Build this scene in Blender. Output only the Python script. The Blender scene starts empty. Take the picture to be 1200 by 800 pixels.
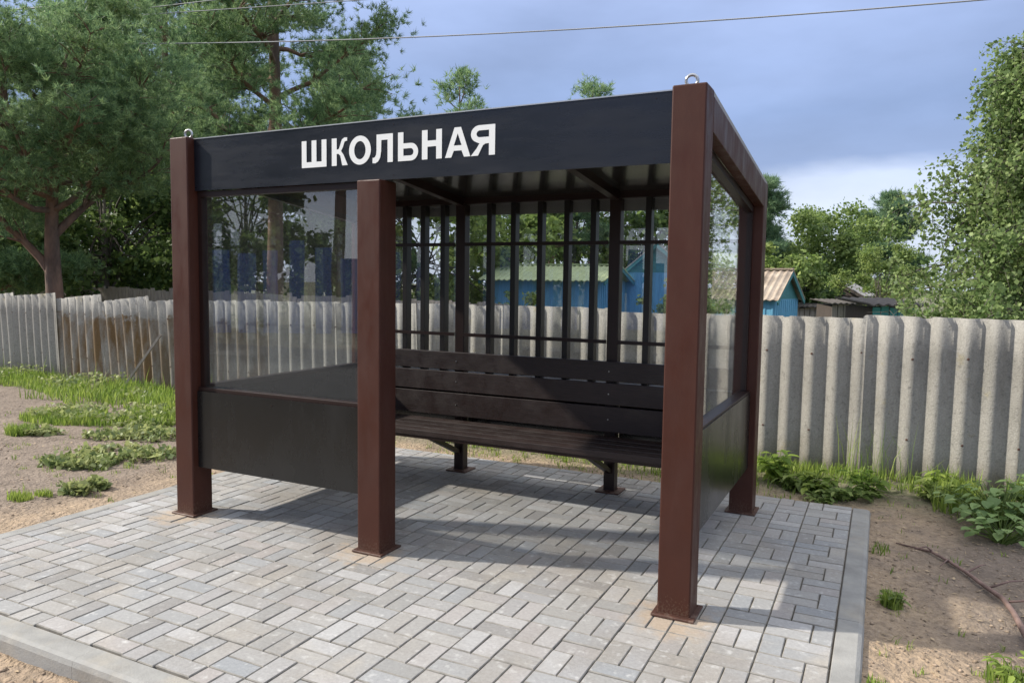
import bpy, bmesh, math, random
import numpy as np
from mathutils import Vector, Matrix, noise

random.seed(7); rng = np.random.default_rng(7)
S = bpy.context.scene
COL = S.collection

# ------------------------------------------------------------------ camera
FPX = 878.52
CAM = np.array([0.7566, -3.4803, 1.5909])
FW = np.array([-0.4416372, 0.8938662, -0.07719975])
RT = np.array([0.89597077, 0.44389066, 0.01405231])
UP = np.array([-0.04682913, 0.06296269, 0.99691661])
cd = bpy.data.cameras.new('camera'); cam = bpy.data.objects.new('camera', cd); COL.objects.link(cam)
cd.sensor_width = 36; cd.lens = 36 * FPX / 1200; cd.clip_start = 0.05; cd.clip_end = 3000
cam.matrix_world = Matrix(((RT[0], UP[0], -FW[0], CAM[0]), (RT[1], UP[1], -FW[1], CAM[1]), (RT[2], UP[2], -FW[2], CAM[2]), (0, 0, 0, 1)))
S.camera = cam
def at(u, v, d):
    "world point seen at photo pixel u,v at depth d metres (survey helper)"
    return CAM + (FW + RT * (u - 600) / FPX - UP * (v - 400) / FPX) * d

# ------------------------------------------------------------------ sky, sun, exposure
SUN = Vector((-1.30, -0.44, 1.0)).normalized()          # towards the sun
w = bpy.data.worlds.new('World'); S.world = w; w.use_nodes = True
nt = w.node_tree; nt.nodes.clear(); N = nt.nodes.new; L = nt.links.new
wo = N('ShaderNodeOutputWorld'); bg = N('ShaderNodeBackground'); bg.inputs['Strength'].default_value = 0.1
sky = N('ShaderNodeTexSky'); sky.sky_type = 'NISHITA'; sky.sun_disc = False
sky.sun_elevation = math.asin(SUN.z); sky.sun_rotation = math.atan2(SUN.x, SUN.y)
sky.air_density = 1.0; sky.dust_density = 1.5; sky.ozone_density = 1.5
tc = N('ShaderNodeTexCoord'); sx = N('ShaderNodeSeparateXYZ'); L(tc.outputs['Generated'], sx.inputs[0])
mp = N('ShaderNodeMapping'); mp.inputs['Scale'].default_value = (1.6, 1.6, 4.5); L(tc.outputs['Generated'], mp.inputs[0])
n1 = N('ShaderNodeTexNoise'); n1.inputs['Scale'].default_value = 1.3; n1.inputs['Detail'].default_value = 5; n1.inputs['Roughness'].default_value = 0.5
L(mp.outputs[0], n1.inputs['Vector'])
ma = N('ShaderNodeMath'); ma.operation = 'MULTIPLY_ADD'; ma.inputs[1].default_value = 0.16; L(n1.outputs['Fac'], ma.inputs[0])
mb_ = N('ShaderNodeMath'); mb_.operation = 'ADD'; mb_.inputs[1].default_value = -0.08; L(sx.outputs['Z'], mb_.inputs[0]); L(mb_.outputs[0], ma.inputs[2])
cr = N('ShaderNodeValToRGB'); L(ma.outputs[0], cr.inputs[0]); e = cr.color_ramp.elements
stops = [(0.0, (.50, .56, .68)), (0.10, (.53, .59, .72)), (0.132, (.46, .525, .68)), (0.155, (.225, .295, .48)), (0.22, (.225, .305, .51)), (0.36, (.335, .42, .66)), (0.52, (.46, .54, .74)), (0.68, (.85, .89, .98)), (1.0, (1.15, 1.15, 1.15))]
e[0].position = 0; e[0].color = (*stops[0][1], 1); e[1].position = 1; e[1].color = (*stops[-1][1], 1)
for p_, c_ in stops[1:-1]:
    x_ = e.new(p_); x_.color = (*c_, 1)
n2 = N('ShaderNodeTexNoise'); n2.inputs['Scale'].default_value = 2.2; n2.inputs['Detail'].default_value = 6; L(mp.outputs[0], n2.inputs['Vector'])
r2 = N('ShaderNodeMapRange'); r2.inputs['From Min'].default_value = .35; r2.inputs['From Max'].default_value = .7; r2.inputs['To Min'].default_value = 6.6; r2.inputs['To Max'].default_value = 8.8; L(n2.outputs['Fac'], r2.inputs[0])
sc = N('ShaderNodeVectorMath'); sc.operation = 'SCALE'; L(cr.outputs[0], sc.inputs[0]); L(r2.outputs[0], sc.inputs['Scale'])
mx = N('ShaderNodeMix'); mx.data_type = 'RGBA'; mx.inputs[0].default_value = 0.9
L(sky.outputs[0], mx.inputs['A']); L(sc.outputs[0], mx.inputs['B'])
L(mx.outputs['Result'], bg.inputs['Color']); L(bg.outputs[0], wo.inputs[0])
sd = bpy.data.lights.new('sun', 'SUN'); sd.energy = 3.0; sd.angle = math.radians(1.6); sd.color = (1, .94, .84)
so = bpy.data.objects.new('sun', sd); COL.objects.link(so); so.rotation_euler = SUN.to_track_quat('Z', 'Y').to_euler(); so.location = (-20, -8, 20)
S.view_settings.view_transform = 'Standard'; S.view_settings.look = 'None'; S.view_settings.gamma = 1; S.view_settings.exposure = 0.92
S.view_settings.use_curve_mapping = False
S.cycles.max_bounces = 14; S.cycles.diffuse_bounces = 7; S.cycles.transmission_bounces = 8; S.cycles.transparent_max_bounces = 16
S.render.resolution_x = 1024; S.render.resolution_y = 682

# ------------------------------------------------------------------ helpers
class MB:
    def __init__(s): s.v = []; s.f = []
    def add(s, v, f):
        b = len(s.v); s.v += [tuple(map(float, p)) for p in v]; s.f += [tuple(i + b for i in q) for q in f]; return s
    def box(s, x0, x1, y0, y1, z0, z1, M=None, dz=0.0):
        "axis box; dz lifts the far-y end (for sloping pieces)"
        v = [(x0, y0, z0), (x1, y0, z0), (x1, y1, z0 + dz), (x0, y1, z0 + dz), (x0, y0, z1), (x1, y0, z1), (x1, y1, z1 + dz), (x0, y1, z1 + dz)]
        if M is not None: v = [tuple(M @ Vector(p)) for p in v]
        return s.add(v, [(0, 3, 2, 1), (4, 5, 6, 7), (0, 1, 5, 4), (1, 2, 6, 5), (2, 3, 7, 6), (3, 0, 4, 7)])
    def bar(s, a, b, w, h, up=(0, 0, 1)):
        a = Vector(a); b = Vector(b); d = (b - a); ln = d.length; d.normalize(); u = Vector(up)
        r = d.cross(u).normalized(); u = r.cross(d)
        v = []
        for t in (a, b):
            for i, j in ((-1, -1), (1, -1), (1, 1), (-1, 1)): v.append(t + r * (i * w / 2) + u * (j * h / 2))
        return s.add(v, [(0, 1, 2, 3), (7, 6, 5, 4), (0, 4, 5, 1), (1, 5, 6, 2), (2, 6, 7, 3), (3, 7, 4, 0)])
    def tube(s, pts, rad, n=7, cap=True):
        pts = [Vector(p) for p in pts]; k = len(pts); V = []; Fc = []
        ref = Vector((0.13, 0.37, 0.92))
        for i, p in enumerate(pts):
            d = (pts[min(i + 1, k - 1)] - pts[max(i - 1, 0)]).normalized()
            if abs(d.dot(ref)) > .95: ref = Vector((0.9, 0.2, 0.1))
            a = d.cross(ref).normalized(); b = d.cross(a)
            for j in range(n):
                t = 2 * math.pi * j / n; V.append(p + (a * math.cos(t) + b * math.sin(t)) * rad[i])
        for i in range(k - 1):
            for j in range(n):
                Fc.append((i * n + j, i * n + (j + 1) % n, (i + 1) * n + (j + 1) % n, (i + 1) * n + j))
        if cap: Fc.append(tuple(range(n))[::-1]); Fc.append(tuple((k - 1) * n + j for j in range(n)))
        return s.add(V, Fc)

def mesh_of(name, mb, mat, origin=(0, 0, 0), smooth=False, bevel=0.0, seg=2):
    me = bpy.data.meshes.new(name)
    ox, oy, oz = origin
    me.from_pydata([(x - ox, y - oy, z - oz) for x, y, z in mb.v], [], mb.f)
    if bevel > 0:
        bm = bmesh.new(); bm.from_mesh(me)
        bmesh.ops.recalc_face_normals(bm, faces=bm.faces)
        bmesh.ops.bevel(bm, geom=[e_ for e_ in bm.edges if e_.calc_face_angle(0) > .6], offset=bevel, segments=seg, affect='EDGES', profile=.5, clamp_overlap=True)
        bm.to_mesh(me); bm.free()
    if smooth: me.polygons.foreach_set('use_smooth', [True] * len(me.polygons))
    me.materials.append(mat); me.update()
    return me
def np_mesh(name, V, F, mat, origin=(0, 0, 0), smooth=False):
    "fast mesh from arrays, F (n,3) or (n,4)"
    me = bpy.data.meshes.new(name); k = F.shape[1]
    me.vertices.add(len(V)); me.vertices.foreach_set('co', (V - np.array(origin)).astype(np.float32).ravel())
    me.loops.add(F.size); me.loops.foreach_set('vertex_index', F.astype(np.int32).ravel())
    me.polygons.add(len(F)); me.polygons.foreach_set('loop_start', (np.arange(len(F)) * k).astype(np.int32))
    me.update(calc_edges=True)
    if smooth: me.polygons.foreach_set('use_smooth', [True] * len(F))
    me.materials.append(mat); return me
def wloc(p):
    v = Vector((0, 0, 0))
    while p is not None: v = v + p.location; p = p.parent
    return v
def link(name, me, parent=None, loc=None):
    o = bpy.data.objects.new(name, me); COL.objects.link(o)
    if parent is not None: o.parent = parent
    if loc is not None: o.location = loc
    return o
def obj(name, mb, mat, parent=None, **k):
    "one mesh object built in world coordinates"
    org = tuple(wloc(parent)) if parent is not None else (0, 0, 0)
    return link(name, mesh_of(name, mb, mat, org, **k), parent)
def solo(name, mb, mat, base, label, cat, group=None, **k):
    o = link(name, mesh_of(name, mb, mat, base, **k), None, base); return tag(o, label, cat, group)
def tag(o, label, cat=None, group=None, kind=None):
    o['label'] = label
    if cat: o['category'] = cat
    if group: o['group'] = group
    if kind: o['kind'] = kind
    return o
def thing(name, label, cat, loc=(0, 0, 0), group=None):
    o = bpy.data.objects.new(name, None); COL.objects.link(o); o.location = loc; o.empty_display_size = .2
    return tag(o, label, cat, group)

# ------------------------------------------------------------------ materials
def mat(name, col, rough=.6, var=.0, vscale=8., bump=0., bscale=60., metal=0., spec=.5, col2=None, c2scale=3., c2lo=.45, c2hi=.6, island=0., objrand=0., stretch=None, detail=6, coat=0.):
    m = bpy.data.materials.new(name); m.use_nodes = True; t = m.node_tree; t.nodes.clear()
    n = t.nodes.new; l = t.links.new
    out = n('ShaderNodeOutputMaterial'); b = n('ShaderNodeBsdfPrincipled'); l(b.outputs[0], out.inputs[0])
    b.inputs['Roughness'].default_value = rough; b.inputs['Metallic'].default_value = metal; b.inputs['Specular IOR Level'].default_value = spec
    b.inputs['Coat Weight'].default_value = coat
    geo = n('ShaderNodeNewGeometry'); mpn = n('ShaderNodeMapping'); l(geo.outputs['Position'], mpn.inputs[0])
    if stretch: mpn.inputs['Scale'].default_value = stretch
    cur = n('ShaderNodeRGB'); cur.outputs[0].default_value = (*col, 1); o_ = cur.outputs[0]
    if col2 is not None:
        nz = n('ShaderNodeTexNoise'); nz.inputs['Scale'].default_value = c2scale; nz.inputs['Detail'].default_value = detail; nz.inputs['Roughness'].default_value = .62; l(mpn.outputs[0], nz.inputs['Vector'])
        mr = n('ShaderNodeMapRange'); mr.inputs['From Min'].default_value = c2lo; mr.inputs['From Max'].default_value = c2hi; l(nz.outputs['Fac'], mr.inputs[0])
        mi = n('ShaderNodeMix'); mi.data_type = 'RGBA'; l(mr.outputs[0], mi.inputs[0]); l(o_, mi.inputs['A']); mi.inputs['B'].default_value = (*col2, 1); o_ = mi.outputs['Result']
    def mul(o_, fac):
        h = n('ShaderNodeVectorMath'); h.operation = 'SCALE'; l(o_, h.inputs[0]); l(fac, h.inputs['Scale']); return h.outputs[0]
    if var:
        nz = n('ShaderNodeTexNoise'); nz.inputs['Scale'].default_value = vscale; nz.inputs['Detail'].default_value = detail; nz.inputs['Roughness'].default_value = .65; l(mpn.outputs[0], nz.inputs['Vector'])
        mr = n('ShaderNodeMapRange'); mr.inputs['From Min'].default_value = .3; mr.inputs['From Max'].default_value = .7; mr.inputs['To Min'].default_value = 1 - var; mr.inputs['To Max'].default_value = 1 + var; l(nz.outputs['Fac'], mr.inputs[0])
        o_ = mul(o_, mr.outputs[0])
    for amt, src in ((island, 'i'), (objrand, 'o')):
        if amt:
            s_ = geo.outputs['Random Per Island'] if src == 'i' else n('ShaderNodeObjectInfo').outputs['Random']
            mr = n('ShaderNodeMapRange'); mr.inputs['To Min'].default_value = 1 - amt; mr.inputs['To Max'].default_value = 1 + amt; l(s_, mr.inputs[0])
            o_ = mul(o_, mr.outputs[0])
    l(o_, b.inputs['Base Color'])
    if bump:
        nz = n('ShaderNodeTexNoise'); nz.inputs['Scale'].default_value = bscale; nz.inputs['Detail'].default_value = 5; l(mpn.outputs[0], nz.inputs['Vector'])
        bp = n('ShaderNodeBump'); bp.inputs['Strength'].default_value = bump; bp.inputs['Distance'].default_value = .01; l(nz.outputs['Fac'], bp.inputs['Height']); l(bp.outputs[0], b.inputs['Normal'])
    return m
def node(m, t): return m.node_tree.nodes.new(t)
def bsdf(m): return next(x for x in m.node_tree.nodes if x.type == 'BSDF_PRINCIPLED')

M = {}
M['steel'] = mat('brown_steel', (.060, .0195, .0118), .40, var=.1, vscale=4, bump=.05, bscale=160, spec=.3)
M['frame'] = mat('dark_frame', (.020, .0085, .0065), .4, spec=.4)
M['slat'] = mat('slat_paint', (.011, .008, .007), .4, var=.1)
M['rust'] = mat('plate_steel', (.075, .032, .021), .55, var=.3, vscale=30, col2=(.15, .10, .075), c2scale=25, c2lo=.52, c2hi=.7)
M['black'] = mat('black_composite', (.009, .0085, .008), .20, var=.15, vscale=2.5, spec=.55, bump=.01, bscale=3)
M['sign'] = mat('sign_composite', (.008, .009, .014), .22, var=.2, vscale=4, spec=.5, stretch=(1, 1, 7))
M['white'] = mat('letter_white', (.8, .8, .78), .5)
M['ceil'] = mat('ceiling_composite', (.075, .075, .07), .16, metal=.75, bump=.02, bscale=2)
M['bench'] = mat('bench_wood', (.030, .017, .014), .42, var=.35, vscale=6, stretch=(1.2, 16, 16), bump=.15, bscale=14, spec=.5, objrand=.2)
M['zinc'] = mat('zinc', (.5, .5, .5), .35, metal=.9)
M['wood_grey'] = mat('weathered_wood', (.30, .26, .22), .8, var=.3, vscale=5, stretch=(9, 9, .7), bump=.3, objrand=.15)
M['kerb'] = mat('kerb_concrete', (.285, .28, .265), .85, var=.22, vscale=5, col2=(.36, .325, .27), c2scale=3.2, c2lo=.5, c2hi=.75, bump=.25, bscale=120, objrand=.06)
M['joint'] = mat('joint_sand', (.11, .092, .073), .95, var=.3, vscale=12, bump=.4, bscale=150)
M['clod'] = mat('clods', (.30, .225, .16), .95, var=.3, vscale=20, island=.45)

def paver_mat(name, island):
    m = mat(name, (.36, .355, .345), .82, bump=.28, bscale=170)
    t = m.node_tree; n = t.nodes.new; l = t.links.new; b = bsdf(m)
    geo = next(x for x in t.nodes if x.type == 'NEW_GEOMETRY')
    rnd = geo.outputs['Random Per Island'] if island else n('ShaderNodeObjectInfo').outputs['Random']
    ramp = n('ShaderNodeValToRGB'); e = ramp.color_ramp.elements; ramp.color_ramp.interpolation = 'LINEAR'
    cols = [(0, (.26, .26, .255)), (.16, (.335, .32, .30)), (.3, (.275, .285, .295)), (.45, (.36, .345, .325)), (.6, (.305, .31, .315)), (.74, (.335, .31, .295)), (.88, (.41, .405, .40)), (1, (.225, .215, .205))]
    e[0].color = (*cols[0][1], 1); e[1].color = (*cols[-1][1], 1)
    for p, c in cols[1:-1]: e.new(p).color = (*c, 1)
    l(rnd, ramp.inputs[0]); o_ = ramp.outputs[0]
    def nz(scale, detail, lo, hi, a, bb, rough=.6):
        z = n('ShaderNodeTexNoise'); z.inputs['Scale'].default_value = scale; z.inputs['Detail'].default_value = detail; z.inputs['Roughness'].default_value = rough; l(geo.outputs['Position'], z.inputs['Vector'])
        r = n('ShaderNodeMapRange'); r.inputs['From Min'].default_value = lo; r.inputs['From Max'].default_value = hi; r.inputs['To Min'].default_value = a; r.inputs['To Max'].default_value = bb; l(z.outputs['Fac'], r.inputs[0]); return r.outputs[0]
    def mixc(o_, fac, c):
        x = n('ShaderNodeMix'); x.data_type = 'RGBA'; l(fac, x.inputs[0]); l(o_, x.inputs['A']); x.inputs['B'].default_value = (*c, 1); return x.outputs['Result']
    o_ = mixc(o_, nz(1.1, 6, .47, .68, 0, .7), (.235, .205, .17))       # walked-in dirt
    o_ = mixc(o_, nz(2.3, 6, .56, .75, 0, .6), (.44, .40, .34))      # sandy dust
    o_ = mixc(o_, nz(17, 6, .57, .72, 0, .65), (.56, .555, .54))       # lime bloom
    for px, py in ((-3.41, .0), (-1.88, .0), (-.08, .0)):             # sand washed round the post feet
        vd = n('ShaderNodeVectorMath'); vd.operation = 'DISTANCE'; l(geo.outputs['Position'], vd.inputs[0]); vd.inputs[1].default_value = (px, py, 0)
        ad = n('ShaderNodeMath'); ad.operation = 'ADD'; l(vd.outputs['Value'], ad.inputs[0]); l(nz(9, 4, .3, .7, -.09, .09), ad.inputs[1])
        r = n('ShaderNodeMapRange'); r.inputs['From Min'].default_value = .12; r.inputs['From Max'].default_value = .24; r.inputs['To Min'].default_value = .75; r.inputs['To Max'].default_value = 0; l(ad.outputs[0], r.inputs[0])
        o_ = mixc(o_, r.outputs[0], (.40, .31, .22))
    h = n('ShaderNodeVectorMath'); h.operation = 'SCALE'; l(o_, h.inputs[0]); l(nz(60, 6, .3, .7, .84, 1.16, .7), h.inputs['Scale'])
    l(h.outputs[0], b.inputs['Base Color'])
    return m
M['paver'] = paver_mat('paver_single', False); M['paver_j'] = paver_mat('paver_joined', True)

M['paver_edge'] = mat('paver_edge_dirt', (.25, .235, .21), .9, var=.35, vscale=14)
def splash(m, c, top, fac):
    "dried earth splashed on the lowest part of a painted surface"
    t = m.node_tree; n = t.nodes.new; l = t.links.new; b = bsdf(m); src = b.inputs['Base Color'].links[0].from_socket
    g = next(x for x in t.nodes if x.type == 'NEW_GEOMETRY'); sp = n('ShaderNodeSeparateXYZ'); l(g.outputs['Position'], sp.inputs[0])
    z = n('ShaderNodeTexNoise'); z.inputs['Scale'].default_value = 95; z.inputs['Detail'].default_value = 4; l(g.outputs['Position'], z.inputs['Vector'])
    r = n('ShaderNodeMapRange'); r.inputs['From Min'].default_value = top; r.inputs['From Max'].default_value = 0; r.inputs['To Min'].default_value = -.32; r.inputs['To Max'].default_value = .12; l(sp.outputs['Z'], r.inputs[0])
    a = n('ShaderNodeMath'); a.operation = 'ADD'; l(z.outputs['Fac'], a.inputs[0]); l(r.outputs[0], a.inputs[1])
    r2_ = n('ShaderNodeMapRange'); r2_.inputs['From Min'].default_value = .5; r2_.inputs['From Max'].default_value = .62; r2_.inputs['To Max'].default_value = fac; l(a.outputs[0], r2_.inputs[0])
    mi = n('ShaderNodeMix'); mi.data_type = 'RGBA'; l(r2_.outputs[0], mi.inputs[0]); l(src, mi.inputs['A']); mi.inputs['B'].default_value = (*c, 1); l(mi.outputs['Result'], b.inputs['Base Color'])
    l(z.outputs['Fac'], r2_.inputs[0]) if False else None
splash(M['steel'], (.13, .085, .06), .22, .4)
def dusty(m, c, scale, lo, hi, fac, stretch=(1, 1, 1)):
    t = m.node_tree; n = t.nodes.new; l = t.links.new; b = bsdf(m); src = b.inputs['Base Color'].links[0].from_socket
    g = next(x for x in t.nodes if x.type == 'NEW_GEOMETRY'); mp_ = n('ShaderNodeMapping'); mp_.inputs['Scale'].default_value = stretch; l(g.outputs['Position'], mp_.inputs[0])
    z = n('ShaderNodeTexNoise'); z.inputs['Scale'].default_value = scale; z.inputs['Detail'].default_value = 7; z.inputs['Roughness'].default_value = .68; l(mp_.outputs[0], z.inputs['Vector'])
    r = n('ShaderNodeMapRange'); r.inputs['From Min'].default_value = lo; r.inputs['From Max'].default_value = hi; r.inputs['To Max'].default_value = fac; l(z.outputs['Fac'], r.inputs[0])
    mi = n('ShaderNodeMix'); mi.data_type = 'RGBA'; l(r.outputs[0], mi.inputs[0]); l(src, mi.inputs['A']); mi.inputs['B'].default_value = (*c, 1); l(mi.outputs['Result'], b.inputs['Base Color'])
    rr_ = n('ShaderNodeMapRange'); r0 = b.inputs['Roughness'].default_value; rr_.inputs['From Min'].default_value = .3; rr_.inputs['From Max'].default_value = .75; rr_.inputs['To Min'].default_value = r0 * .75; rr_.inputs['To Max'].default_value = min(1, r0 * 1.9); l(z.outputs['Fac'], rr_.inputs[0]); l(rr_.outputs[0], b.inputs['Roughness'])
dusty(M['steel'], (.16, .12, .095), 9, .55, .85, .06, (1, 1, .35))
dusty(M['black'], (.10, .09, .08), 3.5, .5, .8, .07, (1, 1, .4))
dusty(M['sign'], (.08, .085, .095), 2.2, .5, .8, .05, (.5, 1, 3))
dusty(M['bench'], (.12, .10, .085), 6, .5, .8, .2)
def glass_mat():
    m = bpy.data.materials.new('glass_pane'); m.use_nodes = True; t = m.node_tree; t.nodes.clear(); n = t.nodes.new; l = t.links.new
    out = n('ShaderNodeOutputMaterial'); tr = n('ShaderNodeBsdfTransparent'); gl = n('ShaderNodeBsdfGlossy'); mx = n('ShaderNodeMixShader'); fr = n('ShaderNodeFresnel')
    tr.inputs[0].default_value = (.93, .94, .945, 1); gl.inputs['Roughness'].default_value = .0; gl.inputs['Color'].default_value = (1, 1, 1, 1)
    g = n('ShaderNodeNewGeometry')
    io = n('ShaderNodeMapRange'); io.inputs['To Min'].default_value = 1.8; io.inputs['To Max'].default_value = 1 / 1.8; l(g.outputs['Backfacing'], io.inputs[0]); l(io.outputs[0], fr.inputs['IOR'])   # thin sheet: same reflectance from both faces
    z = n('ShaderNodeTexNoise'); z.inputs['Scale'].default_value = 1.7; l(g.outputs['Position'], z.inputs['Vector'])
    bp = n('ShaderNodeBump'); bp.inputs['Strength'].default_value = .03; bp.inputs['Distance'].default_value = .02; l(z.outputs['Fac'], bp.inputs['Height']); l(bp.outputs[0], gl.inputs['Normal'])
    # thin film of dust
    df = n('ShaderNodeBsdfDiffuse'); df.inputs[0].default_value = (.5, .5, .48, 1); m2 = n('ShaderNodeMixShader'); m2.inputs[0].default_value = .012
    l(fr.outputs[0], mx.inputs[0]); l(tr.outputs[0], mx.inputs[1]); l(gl.outputs[0], mx.inputs[2])
    l(mx.outputs[0], m2.inputs[1]); l(df.outputs[0], m2.inputs[2]); l(m2.outputs[0], out.inputs[0]); return m
M['glass'] = glass_mat()

def leaf_mat(name, c, c2, island=.35, trans=.35, rough=.5, patch=1.2):
    m = bpy.data.materials.new(name); m.use_nodes = True; t = m.node_tree; t.nodes.clear(); n = t.nodes.new; l = t.links.new
    out = n('ShaderNodeOutputMaterial'); b = n('ShaderNodeBsdfPrincipled'); tl = n('ShaderNodeBsdfTranslucent'); mx = n('ShaderNodeMixShader'); mx.inputs[0].default_value = trans
    b.inputs['Roughness'].default_value = rough; b.inputs['Specular IOR Level'].default_value = .35
    g = n('ShaderNodeNewGeometry'); z = n('ShaderNodeTexNoise'); z.inputs['Scale'].default_value = patch; z.inputs['Detail'].default_value = 3; l(g.outputs['Position'], z.inputs['Vector'])
    ad = n('ShaderNodeMath'); ad.operation = 'MULTIPLY_ADD'; ad.inputs[1].default_value = .5; l(g.outputs['Random Per Island'], ad.inputs[0]); l(z.outputs['Fac'], ad.inputs[2])
    r = n('ShaderNodeMapRange'); r.inputs['From Min'].default_value = .5; r.inputs['From Max'].default_value = 1.05; l(ad.outputs[0], r.inputs[0])
    mi = n('ShaderNodeMix'); mi.data_type = 'RGBA'; l(r.outputs[0], mi.inputs[0]); mi.inputs['A'].default_value = (*c, 1); mi.inputs['B'].default_value = (*c2, 1)
    h = n('ShaderNodeVectorMath'); h.operation = 'SCALE'; l(mi.outputs['Result'], h.inputs[0])
    r3 = n('ShaderNodeMapRange'); r3.inputs['To Min'].default_value = 1 - island; r3.inputs['To Max'].default_value = 1 + island; l(g.outputs['Random Per Island'], r3.inputs[0]); l(r3.outputs[0], h.inputs['Scale'])
    l(h.outputs[0], b.inputs['Base Color']); l(h.outputs[0], tl.inputs['Color'])
    l(b.outputs[0], mx.inputs[1]); l(tl.outputs[0], mx.inputs[2]); l(mx.outputs[0], out.inputs[0]); return m
M['needle'] = leaf_mat('pine_needles', (.135, .25, .125), (.29, .385, .165), trans=.5, rough=.5)
M['needle_far'] = leaf_mat('pine_needles_far', (.12, .225, .125), (.22, .31, .155), trans=.5)
M['leaf_dark'] = leaf_mat('leaf_dark', (.08, .145, .045), (.19, .255, .075), trans=.55)
M['leaf_mid'] = leaf_mat('leaf_mid', (.14, .225, .06), (.26, .33, .10), trans=.5)
M['leaf_birch'] = leaf_mat('leaf_birch', (.15, .24, .075), (.29, .365, .14), trans=.5, patch=2.)
M['leaf_bright'] = leaf_mat('leaf_bright', (.16, .25, .06), (.30, .36, .11), trans=.5)
M['grass'] = leaf_mat('grass_blade', (.17, .285, .045), (.33, .40, .09), trans=.5, patch=2.5)
M['weed'] = leaf_mat('weed_leaf', (.19, .26, .09), (.36, .38, .16), trans=.4, patch=3)
M['burdock'] = leaf_mat('broad_leaf', (.19, .31, .10), (.28, .38, .14), island=.3, trans=.35, patch=3)
M['bark_pine'] = mat('pine_bark', (.20, .115, .075), .9, var=.4, vscale=7, stretch=(1, 1, .35), bump=.8, bscale=18, col2=(.11, .08, .065), c2scale=1.2)
M['bark'] = mat('grey_bark', (.10, .085, .07), .9, var=.4, vscale=6, stretch=(1, 1, .4), bump=.6, bscale=20)
M['bark_birch'] = mat('birch_bark', (.5, .48, .45), .8, var=.3, vscale=9, stretch=(.5, .5, 3), col2=(.05, .045, .04), c2scale=7, c2lo=.58, c2hi=.63)

# ------------------------------------------------------------------ ground
KX0, KX1 = -4.11, .745        # outer faces of the left and right kerb
KY0, KY1 = -1.585, 2.43       # front kerb face, rear edge
def fence_y(x): return 3.55 - .036 * (x - 1.2)
def sstep(a, b, x):
    t = min(1, max(0, (x - a) / (b - a))); return t * t * (3 - 2 * t)
def ground_z(x, y, fine=True):
    z = -.028
    z += -.075 * sstep(-1.0, -1.75, y) - .03 * sstep(.7, 1.0, x) * sstep(1.6, .2, y)
    z += .025 * sstep(2.6, 3.4, y)
    z += -.85 * sstep(4.6, 12, y)
    if fine and -15 < x < 5 and -4 < y < 6:
        z += .022 * noise.noise((x * .8, y * .8, 1.3)) + .012 * noise.noise((x * 2.6, y * 2.6, 4)) + .012 * noise.noise((x * 5.5, y * 5.5, 7)) + .009 * noise.noise((x * 14, y * 14, 2))
    if KX0 + .03 < x < KX1 - .03 and KY0 + .03 < y < KY1 - .03: z = min(z, -.16)
    elif KX0 - .02 < x < KX1 + .02 and KY0 - .02 < y < KY1 + .02: z = min(z, -.03)
    return z
def axis(lo, hi, a, b, step, far):
    c = list(np.arange(a, b + 1e-6, step)); s = step
    x = b
    while x < hi: s *= 1.5; x += min(s, far); c.append(x)
    s = step; x = a
    while x > lo: s *= 1.5; x -= min(s, far); c.insert(0, x)
    return c
gx_ = axis(-700, 700, -12.6, 2.6, .045, 60); gy_ = axis(-500, 900, -2.3, 4.2, .045, 60)
nx, ny = len(gx_), len(gy_)
GV = np.array([(x, y, ground_z(x, y)) for y in gy_ for x in gx_])
ii = np.arange(nx * ny).reshape(ny, nx)
GF = np.stack([ii[:-1, :-1], ii[:-1, 1:], ii[1:, 1:], ii[1:, :-1]], -1).reshape(-1, 4)
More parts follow.
